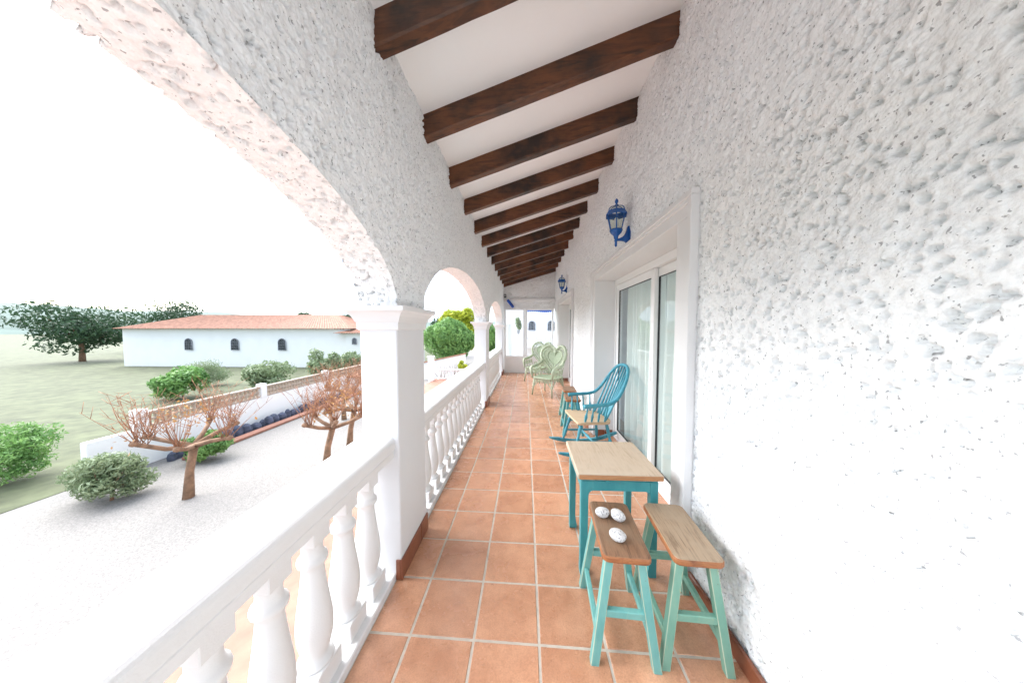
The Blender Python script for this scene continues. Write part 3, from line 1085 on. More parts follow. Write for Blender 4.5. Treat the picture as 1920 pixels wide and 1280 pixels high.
# ------------------------------------------------------------------ table
def table(loc):
    root = thing('side_table', 'square teal table with pale wooden top in front of the sliding door', 'table', loc)
    W, H = 0.252, 0.645
    top = MB()
    n = 6
    # five boards glued edge to edge
    top.box((-W, -W, H - 0.034), (W, W, H), 0.006)
    t = top.build('table_top', 'oak', root)
    for s in (-1, 1):
        MB().box((-W + 0.008, s * W - 0.0015, H - 0.031), (W - 0.008, s * W + 0.0015, H - 0.004)).build('end_grain', 'oak_edge', t)
    a = 0.228
    lw = 0.046
    for sx in (-1, 1):
        for sy in (-1, 1):
            m = MB()
            x0, x1 = sorted((sx * a, sx * (a - lw)))
            y0, y1 = sorted((sy * a, sy * (a - lw)))
            vs, fs = [], []
            for (z, k) in ((0.0, -0.004), (0.012, 0.004), (0.035, 0.006), (0.060, 0.0), (0.10, -0.004), (0.45, -0.002), (0.592, 0.0)):
                ix, iy = (k if sx < 0 else 0), (k if sy < 0 else 0)
                vs += [(x0 + (0 if sx < 0 else -k), y0 + (0 if sy < 0 else -k), z), (x1 + (k if sx < 0 else 0), y0 + (0 if sy < 0 else -k), z),
                       (x1 + (k if sx < 0 else 0), y1 + (k if sy < 0 else 0), z), (x0 + (0 if sx < 0 else -k), y1 + (k if sy < 0 else 0), z)]
            for q in range(6):
                fs += [(4 * q + i, 4 * q + (i + 1) % 4, 4 * q + 4 + (i + 1) % 4, 4 * q + 4 + i) for i in range(4)]
            fs += [(0, 1, 2, 3), (24, 25, 26, 27)]
            m.add(vs, fs).build('leg', 'teal_paint', root)
    for k in range(4):
        rot = Matrix.Rotation(k * math.pi / 2, 4, 'Z')
        z1, z0 = 0.592, 0.533
        r = 0.028
        xi = a - lw - 0.0005
        out = [(-xi, z1), (-xi, z0 - r)]
        out += [(-xi + r - r * math.cos(t), z0 - r + r * math.sin(t)) for t in np.linspace(0.25, math.pi / 2, 5)]
        out += [(xi - r + r * math.sin(t), z0 - r + r * math.cos(t)) for t in np.linspace(0, math.pi / 2 - 0.25, 5)]
        out += [(xi, z0 - r), (xi, z1)]
        m = MB().prism(out, 'Y', -a + 0.002, -a + lw - 0.004)
        m.v = [tuple(rot @ Vector(p)) for p in m.v]
        ap = m.build('apron', 'teal_paint', root)
        m = MB()
        m.box((-0.2275, -0.2255, 0.5925), (0.2275, -0.19, 0.6105), 0.003)
        for (p, q) in ((-0.085, 0.085), (-0.150, -0.128), (0.128, 0.150)):
            m.box((p, -0.2315, 0.589), (q, -0.2245, 0.600), 0.002)
        m.v = [tuple(rot @ Vector(p)) for p in m.v]
        m.build('moulding', 'teal_paint', ap)
    return root
table((0.566, 1.907, 0.0))

# ------------------------------------------------------------------ stools
def rounded_rect(hx, hy, r, n=5):
    pts = []
    for (cx, cy, a0) in ((hx - r, hy - r, 0), (-hx + r, hy - r, math.pi / 2), (-hx + r, -hy + r, math.pi), (hx - r, -hy + r, 1.5 * math.pi)):
        pts += [(cx + r * math.cos(a0 + t), cy + r * math.sin(a0 + t)) for t in np.linspace(0, math.pi / 2, n)]
    return pts

mat_worn_paint('worn_edge', (0.34, 0.46, 0.36), (0.50, 0.56, 0.42), (0.60, 0.56, 0.36), 0.6)

def edge_wear(o):
    me = o.data
    me.materials.append(M['worn_edge'])
    big = max(p.area for p in me.polygons)
    for p in me.polygons:
        if p.area < big * 0.25 and abs(p.normal.z) < 0.6:
            p.material_index = 1

def stool(seat_mat, leg_mat, H=0.51):
    root = thing('stool', 's', 'stool')
    hx, hy, r = 0.107, 0.204, 0.030
    prof = [(0.010, H - 0.034), (0.003, H - 0.031), (0.0, H - 0.024), (0.0, H - 0.010), (0.003, H - 0.003), (0.010, H)]
    vs, fs = [], []
    base = None
    for (ins, z) in prof:
        o = rounded_rect(hx - ins, hy - ins, r - ins * 0.6)
        n = len(o)
        vs += [(p[0], p[1], z) for p in o]
    for k in range(len(prof) - 1):
        fs += [(k * n + i, k * n + (i + 1) % n, (k + 1) * n + (i + 1) % n, (k + 1) * n + i) for i in range(n)]
    fs += [tuple(range(n))[::-1], tuple(range((len(prof) - 1) * n, len(prof) * n))]
    m = MB().add(vs, fs)
    me = m.mesh('seat')
    me.materials.append(M[seat_mat])
    me.materials.append(M['seat_edge'])
    for p in me.polygons:
        p.material_index = 0 if p.normal.z > 0.9 else 1
    link('seat', me, None, root)
    zt = H - 0.034
    tp = lambda sx, sy: Vector((sx * 0.068, sy * 0.150, zt))
    bt = lambda sx, sy: Vector((sx * 0.135, sy * 0.192, 0.0))
    at = lambda sx, sy, z: bt(sx, sy).lerp(tp(sx, sy), z / zt)
    for sx in (-1, 1):
        for sy in (-1, 1):
            a, b = bt(sx, sy), tp(sx, sy)
            m = MB()
            w = 0.019
            vs, fs = [], []
            c = 0.003
            ring = [(-w + c, -w), (w - c, -w), (w, -w + c), (w, w - c), (w - c, w), (-w + c, w), (-w, w - c), (-w, -w + c)]
            for (p, z) in ((a, 0.0), (b, zt)):
                vs += [(p.x + q[0], p.y + q[1], z) for q in ring]
            fs = [(i, (i + 1) % 8, 8 + (i + 1) % 8, 8 + i) for i in range(8)] + [tuple(range(8))[::-1], tuple(range(8, 16))]
            edge_wear(m.add(vs, fs).build('leg', leg_mat, root))
    for sy in (-1, 1):
        MB().bar(at(-1, sy, 0.225), at(1, sy, 0.225), 0.028, 0.034, 0.0035).build('stretcher', leg_mat, root)
    for sx in (-1, 1):
        MB().bar(at(sx, -1, 0.120), at(sx, 1, 0.120), 0.024, 0.030, 0.003).build('stretcher', leg_mat, root)
        MB().bar(tp(sx, -1) + Vector((0, 0, -0.022)), tp(sx, 1) + Vector((0, 0, -0.022)), 0.020, 0.038, 0.003).build('seat_rail', leg_mat, root)
    return root
s1 = stool('seat_wood', 'mint_paint')
s1.location = (0.462, 1.412, 0)
s1.rotation_euler.z = R(-3.6)
tag(s1, 'mint green stool with brown wooden seat holding three pale stones', 'stool', 'small stools')
s2 = stool('seat_wood_grey', 'sage_paint')
s2.location = (0.770, 1.410, 0)
s2.rotation_euler.z = R(-3.2)
tag(s2, 'green stool with bare greyish wooden seat, nearest to the wall', 'stool', 'small stools')
s3 = stool('seat_wood', 'teal_paint')
s3.location = (0.685, 4.15, 0)
s3.rotation_euler.z = R(-3)
tag(s3, 'small teal stool with brown seat directly behind the rocking chair', 'stool', 'small stools')
s4 = stool('seat_wood', 'mint_paint')
s4.location = (0.728, 4.72, 0)
s4.rotation_euler.z = R(-2)
tag(s4, 'small mint stool with brown seat, the farther of the two behind the rocking chair', 'stool', 'small stools')

def stone(c, r, rz, seed, label):
    bm = bmesh.new()
    bmesh.ops.create_icosphere(bm, subdivisions=4, radius=1.0)
    P = np.array([v.co[:] for v in bm.verts])
    k = 1 + 0.16 * (vnoise(P, 1.1, seed) - 0.5) + 0.06 * (vnoise(P, 3.0, seed + 3) - 0.5)
    k *= 1 + 0.10 * P[:, 1]
    for v, s in zip(bm.verts, k):
        v.co = Vector((v.co.x * r[0] * s, v.co.y * r[1] * s, v.co.z * r[2] * (1 + 0.1 * (s - 1))))
    me = bpy.data.meshes.new('stone')
    bm.to_mesh(me)
    bm.free()
    zmin = min(v.co.z for v in me.vertices)
    for p in me.polygons:
        p.use_smooth = True
    o = link('stone', me, 'pebble', None, (c[0], c[1], 0.51 - zmin - 0.001), (0, 0, rz))
    tag(o, label, 'stone', 'three stones on the stool')
stone((0.412, 1.478), (0.037, 0.032, 0.023), R(8), 3, 'smooth speckled white stone at the back left of the stool seat')
stone((0.487, 1.455), (0.034, 0.043, 0.024), R(20), 9, 'speckled white egg-shaped stone at the back right of the stool seat')
stone((0.437, 1.315), (0.038, 0.036, 0.023), R(-55), 15, 'speckled white stone lying alone nearer the front of the stool seat')

# ------------------------------------------------------------------ rocking chair
def rocking_chair(loc, rz):
    root = thing('rocking_chair', 'blue spindle-back rocking chair with pale wooden seat beside the glass door', 'chair', loc, rz)
    # local: +x is forward (towards the railing once rotated), y lateral, z up
    zs = 0.43
    # seat outline: wide front, rounded back
    out = [(0.215, -0.265), (0.225, -0.20), (0.228, 0.0), (0.225, 0.20), (0.215, 0.265), (0.195, 0.275), (0.0, 0.252), (-0.12, 0.248), (-0.18, 0.230), (-0.215, 0.17), (-0.232, 0.07), (-0.236, 0.0),
           (-0.232, -0.07), (-0.215, -0.17), (-0.18, -0.230), (-0.12, -0.248), (0.0, -0.252), (0.195, -0.275)]
    n = len(out)
    vs, fs = [], []
    for (k, z) in ((0.94, zs - 0.034), (1.0, zs - 0.020), (1.0, zs - 0.006), (0.985, zs)):
        vs += [(p[0] * k, p[1] * k, z + 0.008 * p[0] / 0.22) for p in out]
    for q in range(3):
        fs += [(q * n + i, q * n + (i + 1) % n, (q + 1) * n + (i + 1) % n, (q + 1) * n + i) for i in range(n)]
    fs += [tuple(range(n))[::-1], tuple(range(3 * n, 4 * n))]
    MB().add(vs, fs).build('seat', 'rocker_oak', root)
    def zseat(x): return zs + 0.008 * x / 0.22
    # rockers
    Rr = 1.25
    for s in (-1, 1):
        vs, fs = [], []
        y = s * 0.235
        K = 22
        for k in range(K + 1):
            x = 0.43 - 0.92 * k / K
            zb = Rr - math.sqrt(Rr * Rr - (x + 0.0) ** 2)
            h = 0.042 if 2 < k < K - 1 else 0.042 * (0.35 + 0.22 * min(k, K - k + 1))
            w = 0.017
            vs += [(x, y - w, zb), (x, y + w, zb), (x, y + w, zb + h), (x, y - w, zb + h)]
        for k in range(K):
            fs += [(4 * k + i, 4 * k + (i + 1) % 4, 4 * k + 4 + (i + 1) % 4, 4 * k + 4 + i) for i in range(4)]
        fs += [(0, 1, 2, 3), (4 * K, 4 * K + 1, 4 * K + 2, 4 * K + 3)]
        MB().add(vs, fs).build('rocker', 'rocker_blue', root)
    def zrock(x): return Rr - math.sqrt(Rr * Rr - x * x) + 0.036
    def turned(a, b, prof):
        a, b = Vector(a), Vector(b)
        pts = [a.lerp(b, t) for t, r in prof]
        return MB().tube(pts, [r for t, r in prof], 12)
    legp = [(0, .012), (0.06, .014), (0.16, .0175), (0.26, .021), (0.34, .022), (0.42, .019), (0.47, .0145), (0.5, .018), (0.54, .0145), (0.62, .018), (0.74, .021), (0.86, .020), (0.95, .016), (1.0, .014)]
    feet = {}
    for s in (-1, 1):
        for (xt, yt, xb) in ((0.150, 0.190, 0.245), (-0.165, 0.155, -0.215)):
            a = (xb, s * 0.235, zrock(xb))
            b = (xt, s * yt, zseat(xt) - 0.030)
            feet[(s, xb > 0)] = (Vector(a), Vector(b))
            turned(a, b, legp).build('leg', 'rocker_blue', root)
    strp = [(0, .009), (0.15, .012), (0.4, .014), (0.47, .018), (0.5, .019), (0.53, .018), (0.6, .014), (0.85, .012), (1, .009)]
    mid = {}
    for s in (-1, 1):
        a = feet[(s, True)][0].lerp(feet[(s, True)][1], 0.36)
        b = feet[(s, False)][0].lerp(feet[(s, False)][1], 0.36)
        turned(a, b, strp).build('stretcher', 'rocker_blue', root)
        mid[s] = (a + b) / 2
    turned(mid[-1], mid[1], strp).build('stretcher', 'rocker_blue', root)
    # continuous arm and hoop
    ctrl = [(0.160, 0.300, 0.628), (0.09, 0.297, 0.634), (-0.01, 0.293, 0.638), (-0.11, 0.288, 0.645), (-0.190, 0.283, 0.664), (-0.248, 0.275, 0.708), (-0.298, 0.262, 0.775), (-0.345, 0.243, 0.850),
            (-0.385, 0.215, 0.925), (-0.418, 0.175, 0.988), (-0.442, 0.122, 1.032), (-0.455, 0.062, 1.052), (-0.459, 0.0, 1.058)]
    full = ctrl + [(p[0], -p[1], p[2]) for p in ctrl[-2::-1]]
    def cr(P, sub=4):
        P = [Vector(p) for p in P]
        out = []
        for i in range(len(P) - 1):
            p0, p1, p2, p3 = P[max(i - 1, 0)], P[i], P[i + 1], P[min(i + 2, len(P) - 1)]
            for k in range(sub):
                t = k / sub
                out.append(0.5 * ((2 * p1) + (p2 - p0) * t + (2 * p0 - 5 * p1 + 4 * p2 - p3) * t * t + (3 * p1 - p0 - 3 * p2 + p3) * t ** 3))
        out.append(P[-1])
        return out
    path = cr(full)
    N = len(path)
    rad = [0.0195 + 0.006 * max(0, 1 - min(i, N - 1 - i) / 14) for i in range(N)]
    MB().tube(path, rad, 10).build('arm_hoop', 'rocker_blue', root)
    # back spindles
    hoop = [Vector(p) for p in path]
    for k in range(8):
        u = -1 + 2 * k / 7
        yb = u * 0.175
        xb = -0.205 + 0.055 * u * u
        a = Vector((xb, yb, zseat(xb) - 0.004))
        yt = u * 0.205
        # meet the hoop where its lateral position is yt, taking the upper part
        cand = [p for p in hoop if p.z > 0.70]
        b = min(cand, key=lambda p: abs(p.y - yt))
        turned(a, b, [(0, .011), (0.10, .0135), (0.22, .0145), (0.36, .012), (0.7, .0105), (1, .009)]).build('spindle', 'rocker_blue', root)
    # arm posts
    for s in (-1, 1):
        for (xa, xt, fat) in ((0.125, 0.118, 1.5), (0.045, 0.038, 1.15), (-0.035, -0.045, 1.15), (-0.115, -0.13, 1.15)):
            ya = s * (0.238 - 0.01 * (0.135 - xa) / 0.24)
            b = min(hoop, key=lambda p: abs(p.x - xt) + (0 if p.y * s > 0 and p.z < 0.70 else 9))
            turned((xa, ya, zseat(xa) - 0.004), b, [(0, .009), (0.12, .011 * fat ** 0.5), (0.35, .0125 * fat), (0.5, .009 * fat ** 0.5), (0.6, .0085), (0.8, .0095), (1, .008)]).build('arm_post', 'rocker_blue', root)
    return root
rocking_chair((0.775, 3.49, 0.0), math.pi + math.atan2(0.148, 0.989))

# ------------------------------------------------------------------ wicker chairs
def wicker_chair():
    root = thing('wicker_chair', 'w', 'chair')
    # local: faces -y, lateral x
    G, WV = 'wicker_green', 'wicker_weave'
    hw, hd, zs = 0.27, 0.25, 0.42
    # seat
    o = rounded_rect(hw, hd, 0.09, 6)
    n = len(o)
    vs, fs = [], []
    for (k, z) in ((0.92, zs - 0.05), (1.0, zs - 0.035), (1.0, zs - 0.006), (0.93, zs)):
        vs += [(p[0] * k, p[1] * k, z) for p in o]
    for q in range(3):
        fs += [(q * n + i, q * n + (i + 1) % n, (q + 1) * n + (i + 1) % n, (q + 1) * n + i) for i in range(n)]
    fs += [tuple(range(n))[::-1], tuple(range(3 * n, 4 * n))]
    seat = MB().add(vs, fs).build('seat', WV, root)
    MB().tube([(p[0] * 1.01, p[1] * 1.01, zs - 0.02) for p in o], 0.017, 7, closed=True).build('seat_rim', G, seat)
    # legs
    for sx in (-1, 1):
        for sy in (-1, 1):
            MB().tube([(sx * 0.265, sy * 0.255, 0), (sx * 0.250, sy * 0.235, 0.2), (sx * 0.235, sy * 0.215, zs - 0.03)], [0.017, 0.020, 0.021], 9).build('leg', G, root)
    # arched braces below the seat
    for (a, b) in (((-0.255, -0.24), (0.255, -0.24)), ((-0.255, 0.24), (0.255, 0.24)), ((-0.255, -0.24), (-0.255, 0.24)), ((0.255, -0.24), (0.255, 0.24))):
        a, b = Vector((a[0], a[1], 0)), Vector((b[0], b[1], 0))
        pts = []
        for t in np.linspace(0, 1, 13):
            p = a.lerp(b, t)
            pts.append((p.x, p.y, 0.17 + 0.20 * math.sin(math.pi * t)))
        MB().tube(pts, 0.010, 6).build('brace', G, root)
    def spiral(c, ex, ez, r0, turns, sgn, rad=0.008):
        pts = []
        for t in np.linspace(0, 1, int(14 * turns)):
            a = t * turns * 2 * math.pi
            r = r0 * (1 - 0.80 * t)
            pts.append(Vector(c) + Vector(ex) * (r * math.cos(a) * sgn) + Vector(ez) * (r * math.sin(a)))
        return MB().tube(pts, rad, 5)
    # skirt of curls below the rim
    for x in (-0.18, -0.09, 0.0, 0.09, 0.18):
        spiral((x, -0.245, zs - 0.085), (1, 0, 0), (0, 0, 1), 0.042, 1.5, 1 if x < 0 else -1, 0.0075).build('curl', G, root)
    for y in (-0.14, 0.0, 0.14):
        for sx in (-1, 1):
            spiral((sx * 0.262, y, zs - 0.085), (0, 1, 0), (0, 0, 1), 0.042, 1.5, sx, 0.0075).build('curl', G, root)
    # heart shaped back: parametrised heart, leaning backwards
    def heart(t, k):
        x = 16 * math.sin(t) ** 3
        y = 13 * math.cos(t) - 5 * math.cos(2 * t) - 2 * math.cos(3 * t) - math.cos(4 * t)
        return x / 16.0 * 0.335 * k, (y + 17) / 29.0
    def place(x, z):
        return (x, 0.205 + 0.20 * max(0, z - zs) + 0.10 * (abs(x) / 0.35) ** 2 * -1.0, z)
    def heart_pts(k, z0, H, n=72):
        pts = []
        for i in range(n):
            t = 2 * math.pi * i / n
            x, y = heart(t, k)
            pts.append(place(x, z0 + y * H))
        return pts
    ring = heart_pts(1.0, zs - 0.02, 0.70)
    MB().tube(ring, [0.032 + 0.009 * math.sin(i * 2.6) for i in range(72)], 9, closed=True).build('back_frame', G, root)
    MB().tube(heart_pts(0.82, zs + 0.075, 0.555), 0.012, 6, closed=True).build('back_ring', G, root)
    MB().tube(heart_pts(0.60, zs + 0.165, 0.405), [0.018 + 0.004 * math.sin(i * 2.2) for i in range(72)], 7, closed=True).build('back_ring', G, root)
    inner = heart_pts(0.58, zs + 0.175, 0.39)
    c = place(0, zs + 0.42)
    vs = [c] + inner + [(p[0], p[1] + 0.012, p[2]) for p in inner] + [(c[0], c[1] + 0.012, c[2])]
    n = len(inner)
    fs = [(0, 1 + i, 1 + (i + 1) % n) for i in range(n)] + [(2 * n + 1, 1 + n + (i + 1) % n, 1 + n + i) for i in range(n)]
    MB().add(vs, fs).build('heart_panel', WV, root)
    # openwork between the rings: lattice of short rods and curls
    A = heart_pts(0.99, zs - 0.01, 0.69, 72)
    B = heart_pts(0.62, zs + 0.16, 0.415, 72)
    m = MB()
    for i in range(0, 72, 2):
        m.tube([A[i], B[(i + 2) % 72]], 0.0055, 4)
        m.tube([A[i], B[(i - 2) % 72]], 0.0055, 4)
    m.build('lattice', G, root)
    # row of beads along the heart
    m = MB()
    for i in range(0, 72, 2):
        p = heart_pts(0.72, zs + 0.12, 0.48, 72)[i]
        m.lathe([(0.002, -0.012), (0.011, -0.006), (0.013, 0), (0.011, 0.006), (0.002, 0.012)], (p[0], p[1] - 0.012, p[2]), 6)
    m.build('bead_row', G, root)
    # base of the back
    for x in (-0.20, -0.11, 0.11, 0.20):
        spiral((x, 0.185, zs + 0.065), (1, 0, 0), (0, 0, 1), 0.055, 1.6, 1 if x < 0 else -1, 0.009).build('curl', G, root)
    # rolled arms with curls
    for sx in (-1, 1):
        arm = [(sx * 0.285, 0.20, zs + 0.33), (sx * 0.31, 0.12, zs + 0.27), (sx * 0.325, 0.02, zs + 0.235), (sx * 0.325, -0.10, zs + 0.225), (sx * 0.315, -0.20, zs + 0.215), (sx * 0.300, -0.262, zs + 0.175),
               (sx * 0.285, -0.270, zs + 0.10), (sx * 0.270, -0.255, zs + 0.02), (sx * 0.262, -0.245, zs - 0.03)]
        MB().tube(arm, [0.028, 0.032, 0.036, 0.038, 0.036, 0.030, 0.024, 0.020, 0.018], 9).build('arm', G, root)
        for (y, z) in ((-0.16, 0.10), (-0.04, 0.11), (0.08, 0.12)):
            spiral((sx * 0.295, y, zs + z), (0, 1, 0), (0, 0, 1), 0.060, 1.7, sx, 0.009).build('curl', G, root)
        m = MB()
        for y in (-0.22, -0.10, 0.02, 0.14):
            m.tube([(sx * 0.265, y, zs - 0.02), (sx * 0.318, y, zs + 0.22)], 0.008, 5)
        m.build('arm_rods', G, root)
    return root
w1 = wicker_chair()
w1.location = (0.52, 6.44, 0)
w1.rotation_euler.z = R(-38)
tag(w1, 'green wicker armchair with a heart-shaped back, the nearer of the two', 'chair', 'wicker chairs')
w2 = copy_tree(w1)
w2.location = (0.34, 8.10, 0)
w2.rotation_euler.z = R(-38)
tag(w2, 'green wicker armchair half hidden behind the nearer heart-backed one', 'chair', 'wicker chairs')

# ------------------------------------------------------------------ ground outside
g = MB().box((-700, -300, GROUND - 0.5), (500, 900, GROUND))
tag(g.build('ground', 'gravel'), 'pale gravel garden ground below the porch', None, None, 'structure')
g = MB().box((-4.8, -6, GROUND), (1.4, 15, GROUND + 0.02))
tag(g.build('patio', 'patio_terracotta'), 'terracotta patio at the foot of the porch', None, None, 'structure')
g = MB().box((-700, -300, GROUND), (-12.2, 900, GROUND + 0.012))
tag(g.build('lawn', 'lawn'), 'dull green lawn beyond the garden wall', None, None, 'structure')
# building base that carries the porch
g = MB().box((-0.96, YBACK - 0.3, GROUND + 0.02), (4.7, 11.4, -0.22))
tag(g.build('house_base', 'house_white'), 'white lower storey of the house under the porch', 'house')

# ------------------------------------------------------------------ vegetation
def leaf_cloud(name, centers, radii, n, size, seed, shell=0.5, stretch=1.6):
    r = np.random.RandomState(seed)
    centers = np.asarray(centers, float)
    radii = np.asarray(radii, float)
    if radii.ndim == 1:
        radii = np.repeat(radii[:, None], 3, 1)
    vol = radii.prod(1) ** (2 / 3.0)
    idx = r.choice(len(centers), n, p=vol / vol.sum())
    d = r.normal(size=(n, 3))
    d /= np.linalg.norm(d, axis=1)[:, None]
    rad = shell + (1 - shell) * r.rand(n) ** 0.5
    lump = 1 + 0.28 * (vnoise(d * 1.0 + idx[:, None] * 3.1, 3.5, seed) - 0.5)
    P = centers[idx] + d * radii[idx] * (rad * lump)[:, None]
    nrm = d + r.normal(size=(n, 3)) * 0.75
    nrm /= np.linalg.norm(nrm, axis=1)[:, None]
    u = np.cross(nrm, r.normal(size=(n, 3)))
    u /= np.linalg.norm(u, axis=1)[:, None]
    w = np.cross(nrm, u)
    s = size * (0.6 + 0.8 * r.rand(n))[:, None]
    Vv = np.stack([P - u * s * stretch, P + w * s * 0.6 + nrm * s * 0.15, P + u * s * stretch, P - w * s * 0.6 + nrm * s * 0.15], 1).reshape(-1, 3)
    Ff = np.arange(4 * n).reshape(n, 4)
    return np_mesh(name, Vv, Ff)

def tree(name, label, cat, base, trunk_h, trunk_r, centers, radii, n, size, mat, seed, group=None, shell=0.45, stretch=1.5):
    root = thing(name, label, cat, base, group=group)
    c = np.asarray(centers, float) - np.asarray(base)
    link('crown', leaf_cloud('crown', c, radii, n, size, seed, shell, stretch), mat, root)
    top = c[np.argmax(c[:, 2])]
    m = MB()
    rr = random.Random(seed)
    fork = Vector((rr.uniform(-.1, .1), rr.uniform(-.1, .1), trunk_h))
    m.tube([(0, 0, -0.05), (0.03, 0.02, trunk_h * 0.5), fork], [trunk_r * 1.25, trunk_r, trunk_r * 0.8], 8)
    for k in range(min(len(c), 7)):
        t = Vector(c[k])
        mid = fork.lerp(t, 0.5) + Vector((rr.uniform(-.1, .1), rr.uniform(-.1, .1), -0.05 * t.length))
        m.tube([fork - Vector((0, 0, trunk_r)), mid, t], [trunk_r * 0.6, trunk_r * 0.35, trunk_r * 0.12], 6)
    m.build('trunk', 'bark', root)
    return root

def blob(c, r, k, seed, spread=0.62, rr=0.5):
    q = np.random.RandomState(seed)
    d = q.normal(size=(k, 3))
    d /= np.linalg.norm(d, axis=1)[:, None]
    cs = np.asarray(c) + d * np.asarray(r) * spread * (0.55 + 0.45 * q.rand(k, 1))
    rs = np.asarray(r)[None, :] * (rr * (0.75 + 0.5 * q.rand(k, 1)))
    return cs, rs

# big clipped round tree seen through the middle arch
c0 = (-7.15, 26.0, 0.45)
cs, rs = blob(c0, (2.35, 2.35, 2.2), 26, 4, 0.70, 0.36)
cs = np.vstack([cs, [c0]])
rs = np.vstack([rs, [(2.12, 2.12, 2.0)]])
tree('round_tree', 'dense round green tree behind the garden wall in the middle arch', 'tree', (-7.15, 26.0, GROUND), 1.4, 0.16, cs, rs, 21000, 0.080, 'leaf_green', 11, shell=0.84)
cs, rs = blob((-8.0, 33.0, 1.2), (2.3, 2.0, 2.9), 16, 8, 0.8, 0.36)
cs = np.vstack([cs, [(-9.0, 33, 2.7), (-6.8, 33, 2.8), (-7.8, 33, 2.6)]])
rs = np.vstack([rs, [(0.9, 0.9, 1.1), (0.9, 0.9, 1.2), (1.0, 1.0, 1.0)]])
tree('yellow_conifer', 'tall yellow-green conifer rising behind the round green tree', 'tree', (-8.0, 33.0, GROUND), 2.0, 0.18, cs, rs, 14000, 0.11, 'leaf_yellow', 21, stretch=2.2)
cs, rs = blob((-12.2, 42.0, 1.2), (3.0, 3.0, 2.6), 10, 18)
tree('grey_tree', 'dull grey-green tree peeking out left of the yellow conifer', 'tree', (-12.2, 42.0, GROUND), 2.4, 0.2, cs, rs, 5000, 0.16, 'leaf_dark', 31)
cs, rs = blob((-3.05, 27.0, 0.2), (0.95, 1.0, 1.9), 9, 28)
tree('slim_tree', 'slim dark green tree showing in the slit of the farthest arch', 'tree', (-3.05, 27.0, GROUND), 1.0, 0.12, cs, rs, 5000, 0.09, 'leaf_green', 41)

def shrub(name, label, base, r, k, n, size, mat, seed, group=None):
    c = (base[0], base[1], base[2] + r[2])
    cs, rs = blob(c, r, k, seed, 0.75, 0.42)
    return tree(name, label, 'shrub', base, r[2] * 0.7, 0.03, cs, rs, n, size, mat, seed, group, 0.3)
shrub('yellow_shrub', 'low yellow-green shrub to the right of the slanting garden wall', (-5.15, 22.6, GROUND + 0.9), (0.42, 0.4, 0.42), 6, 900, 0.055, 'leaf_yellow', 51)
shrub('yellow_shrub', 'small yellowish shrub half behind the slanting garden wall', (-5.75, 23.6, GROUND + 0.6), (0.5, 0.4, 0.5), 6, 900, 0.055, 'leaf_yellow', 55)
shrub('olive_shrub', 'loose pale green shrub behind the white wall at the left edge', (-15.4, 20.8, GROUND), (1.35, 1.2, 1.55), 12, 3800, 0.085, 'leaf_olive', 61)
shrub('olive_shrub', 'airy pale green shrub growing next to the cypress end of the villa', (-15.0, 23.6, GROUND), (1.2, 1.1, 1.35), 12, 3600, 0.085, 'leaf_olive', 65)
shrub('dark_shrub', 'compact dark green shrub at the foot of the cypress', (-14.2, 24.4, GROUND), (0.9, 0.8, 0.62), 8, 2200, 0.07, 'leaf_green', 67)
shrub('olive_shrub', 'wide pale shrub below the tiled villa roof, left of the others', (-17.8, 18.4, GROUND), (1.9, 1.3, 1.15), 12, 3200, 0.085, 'leaf_olive', 69)
shrub('dark_shrub', 'rounded dark shrub at the far left of the garden wall', (-21.5, 16.5, GROUND), (1.9, 1.4, 1.1), 10, 3000, 0.085, 'leaf_green', 73)

for (x, y, r, s_, mt_, lab) in ((-10.6, 8.6, (0.75, 0.6, 0.5), 101, 'leaf_green', 'low green shrub in front of the near end of the garden wall'), (-10.4, 6.4, (0.9, 0.7, 0.6), 103, 'leaf_olive', 'pale low shrub at the far left beside the wall end'),
                            (-14.6, 6.9, (1.3, 1.1, 0.9), 105, 'leaf_green', 'round green shrub on the lawn behind the wall end'), (-24.0, 20.0, (1.6, 1.3, 1.0), 107, 'leaf_olive', 'pale shrub on the lawn before the left half of the villa')):
    shrub('garden_shrub', lab, (x, y, GROUND), r, 14, 6500, 0.034, mt_, s_, 'shrubs in the garden')

# cypress
cs = [(-15.25, 26.0, GROUND + 0.4 + 0.34 * k) for k in range(10)]
rs = [(0.30 * min(1, (10 - k) / 5.0) + 0.05, 0.30 * min(1, (10 - k) / 5.0) + 0.05, 0.32) for k in range(10)]
tree('cypress', 'slender dark cypress in front of the white villa', 'tree', (-15.25, 26.0, GROUND), 0.4, 0.05, cs, rs, 3000, 0.055, 'leaf_cypress', 71, stretch=2.0)
for (x, y, z, r, s, lab) in ((-29.5, 47, 1.7, (3.1, 3, 2.0), 81, 'dark rounded tree rising behind the roof join of the villa'), (-37.0, 46, 2.6, (2.4, 2.4, 1.4), 85, 'dark tree top just above the villa roof at the left'),
                            (-58.0, 34, 2.0, (6.0, 5, 3.6), 86, 'broad dark tree at the far left end of the villa'), (-70.0, 52, 3.0, (8.0, 6, 5.0), 87, 'largest dark tree on the far left horizon')):
    cs, rs = blob((x, y, z), r, 12, s)
    tree('garden_tree', lab, 'tree', (x, y, GROUND), 3.0, 0.25, cs, rs, 5000, 0.17, 'leaf_dark', s, 'trees behind the villa')

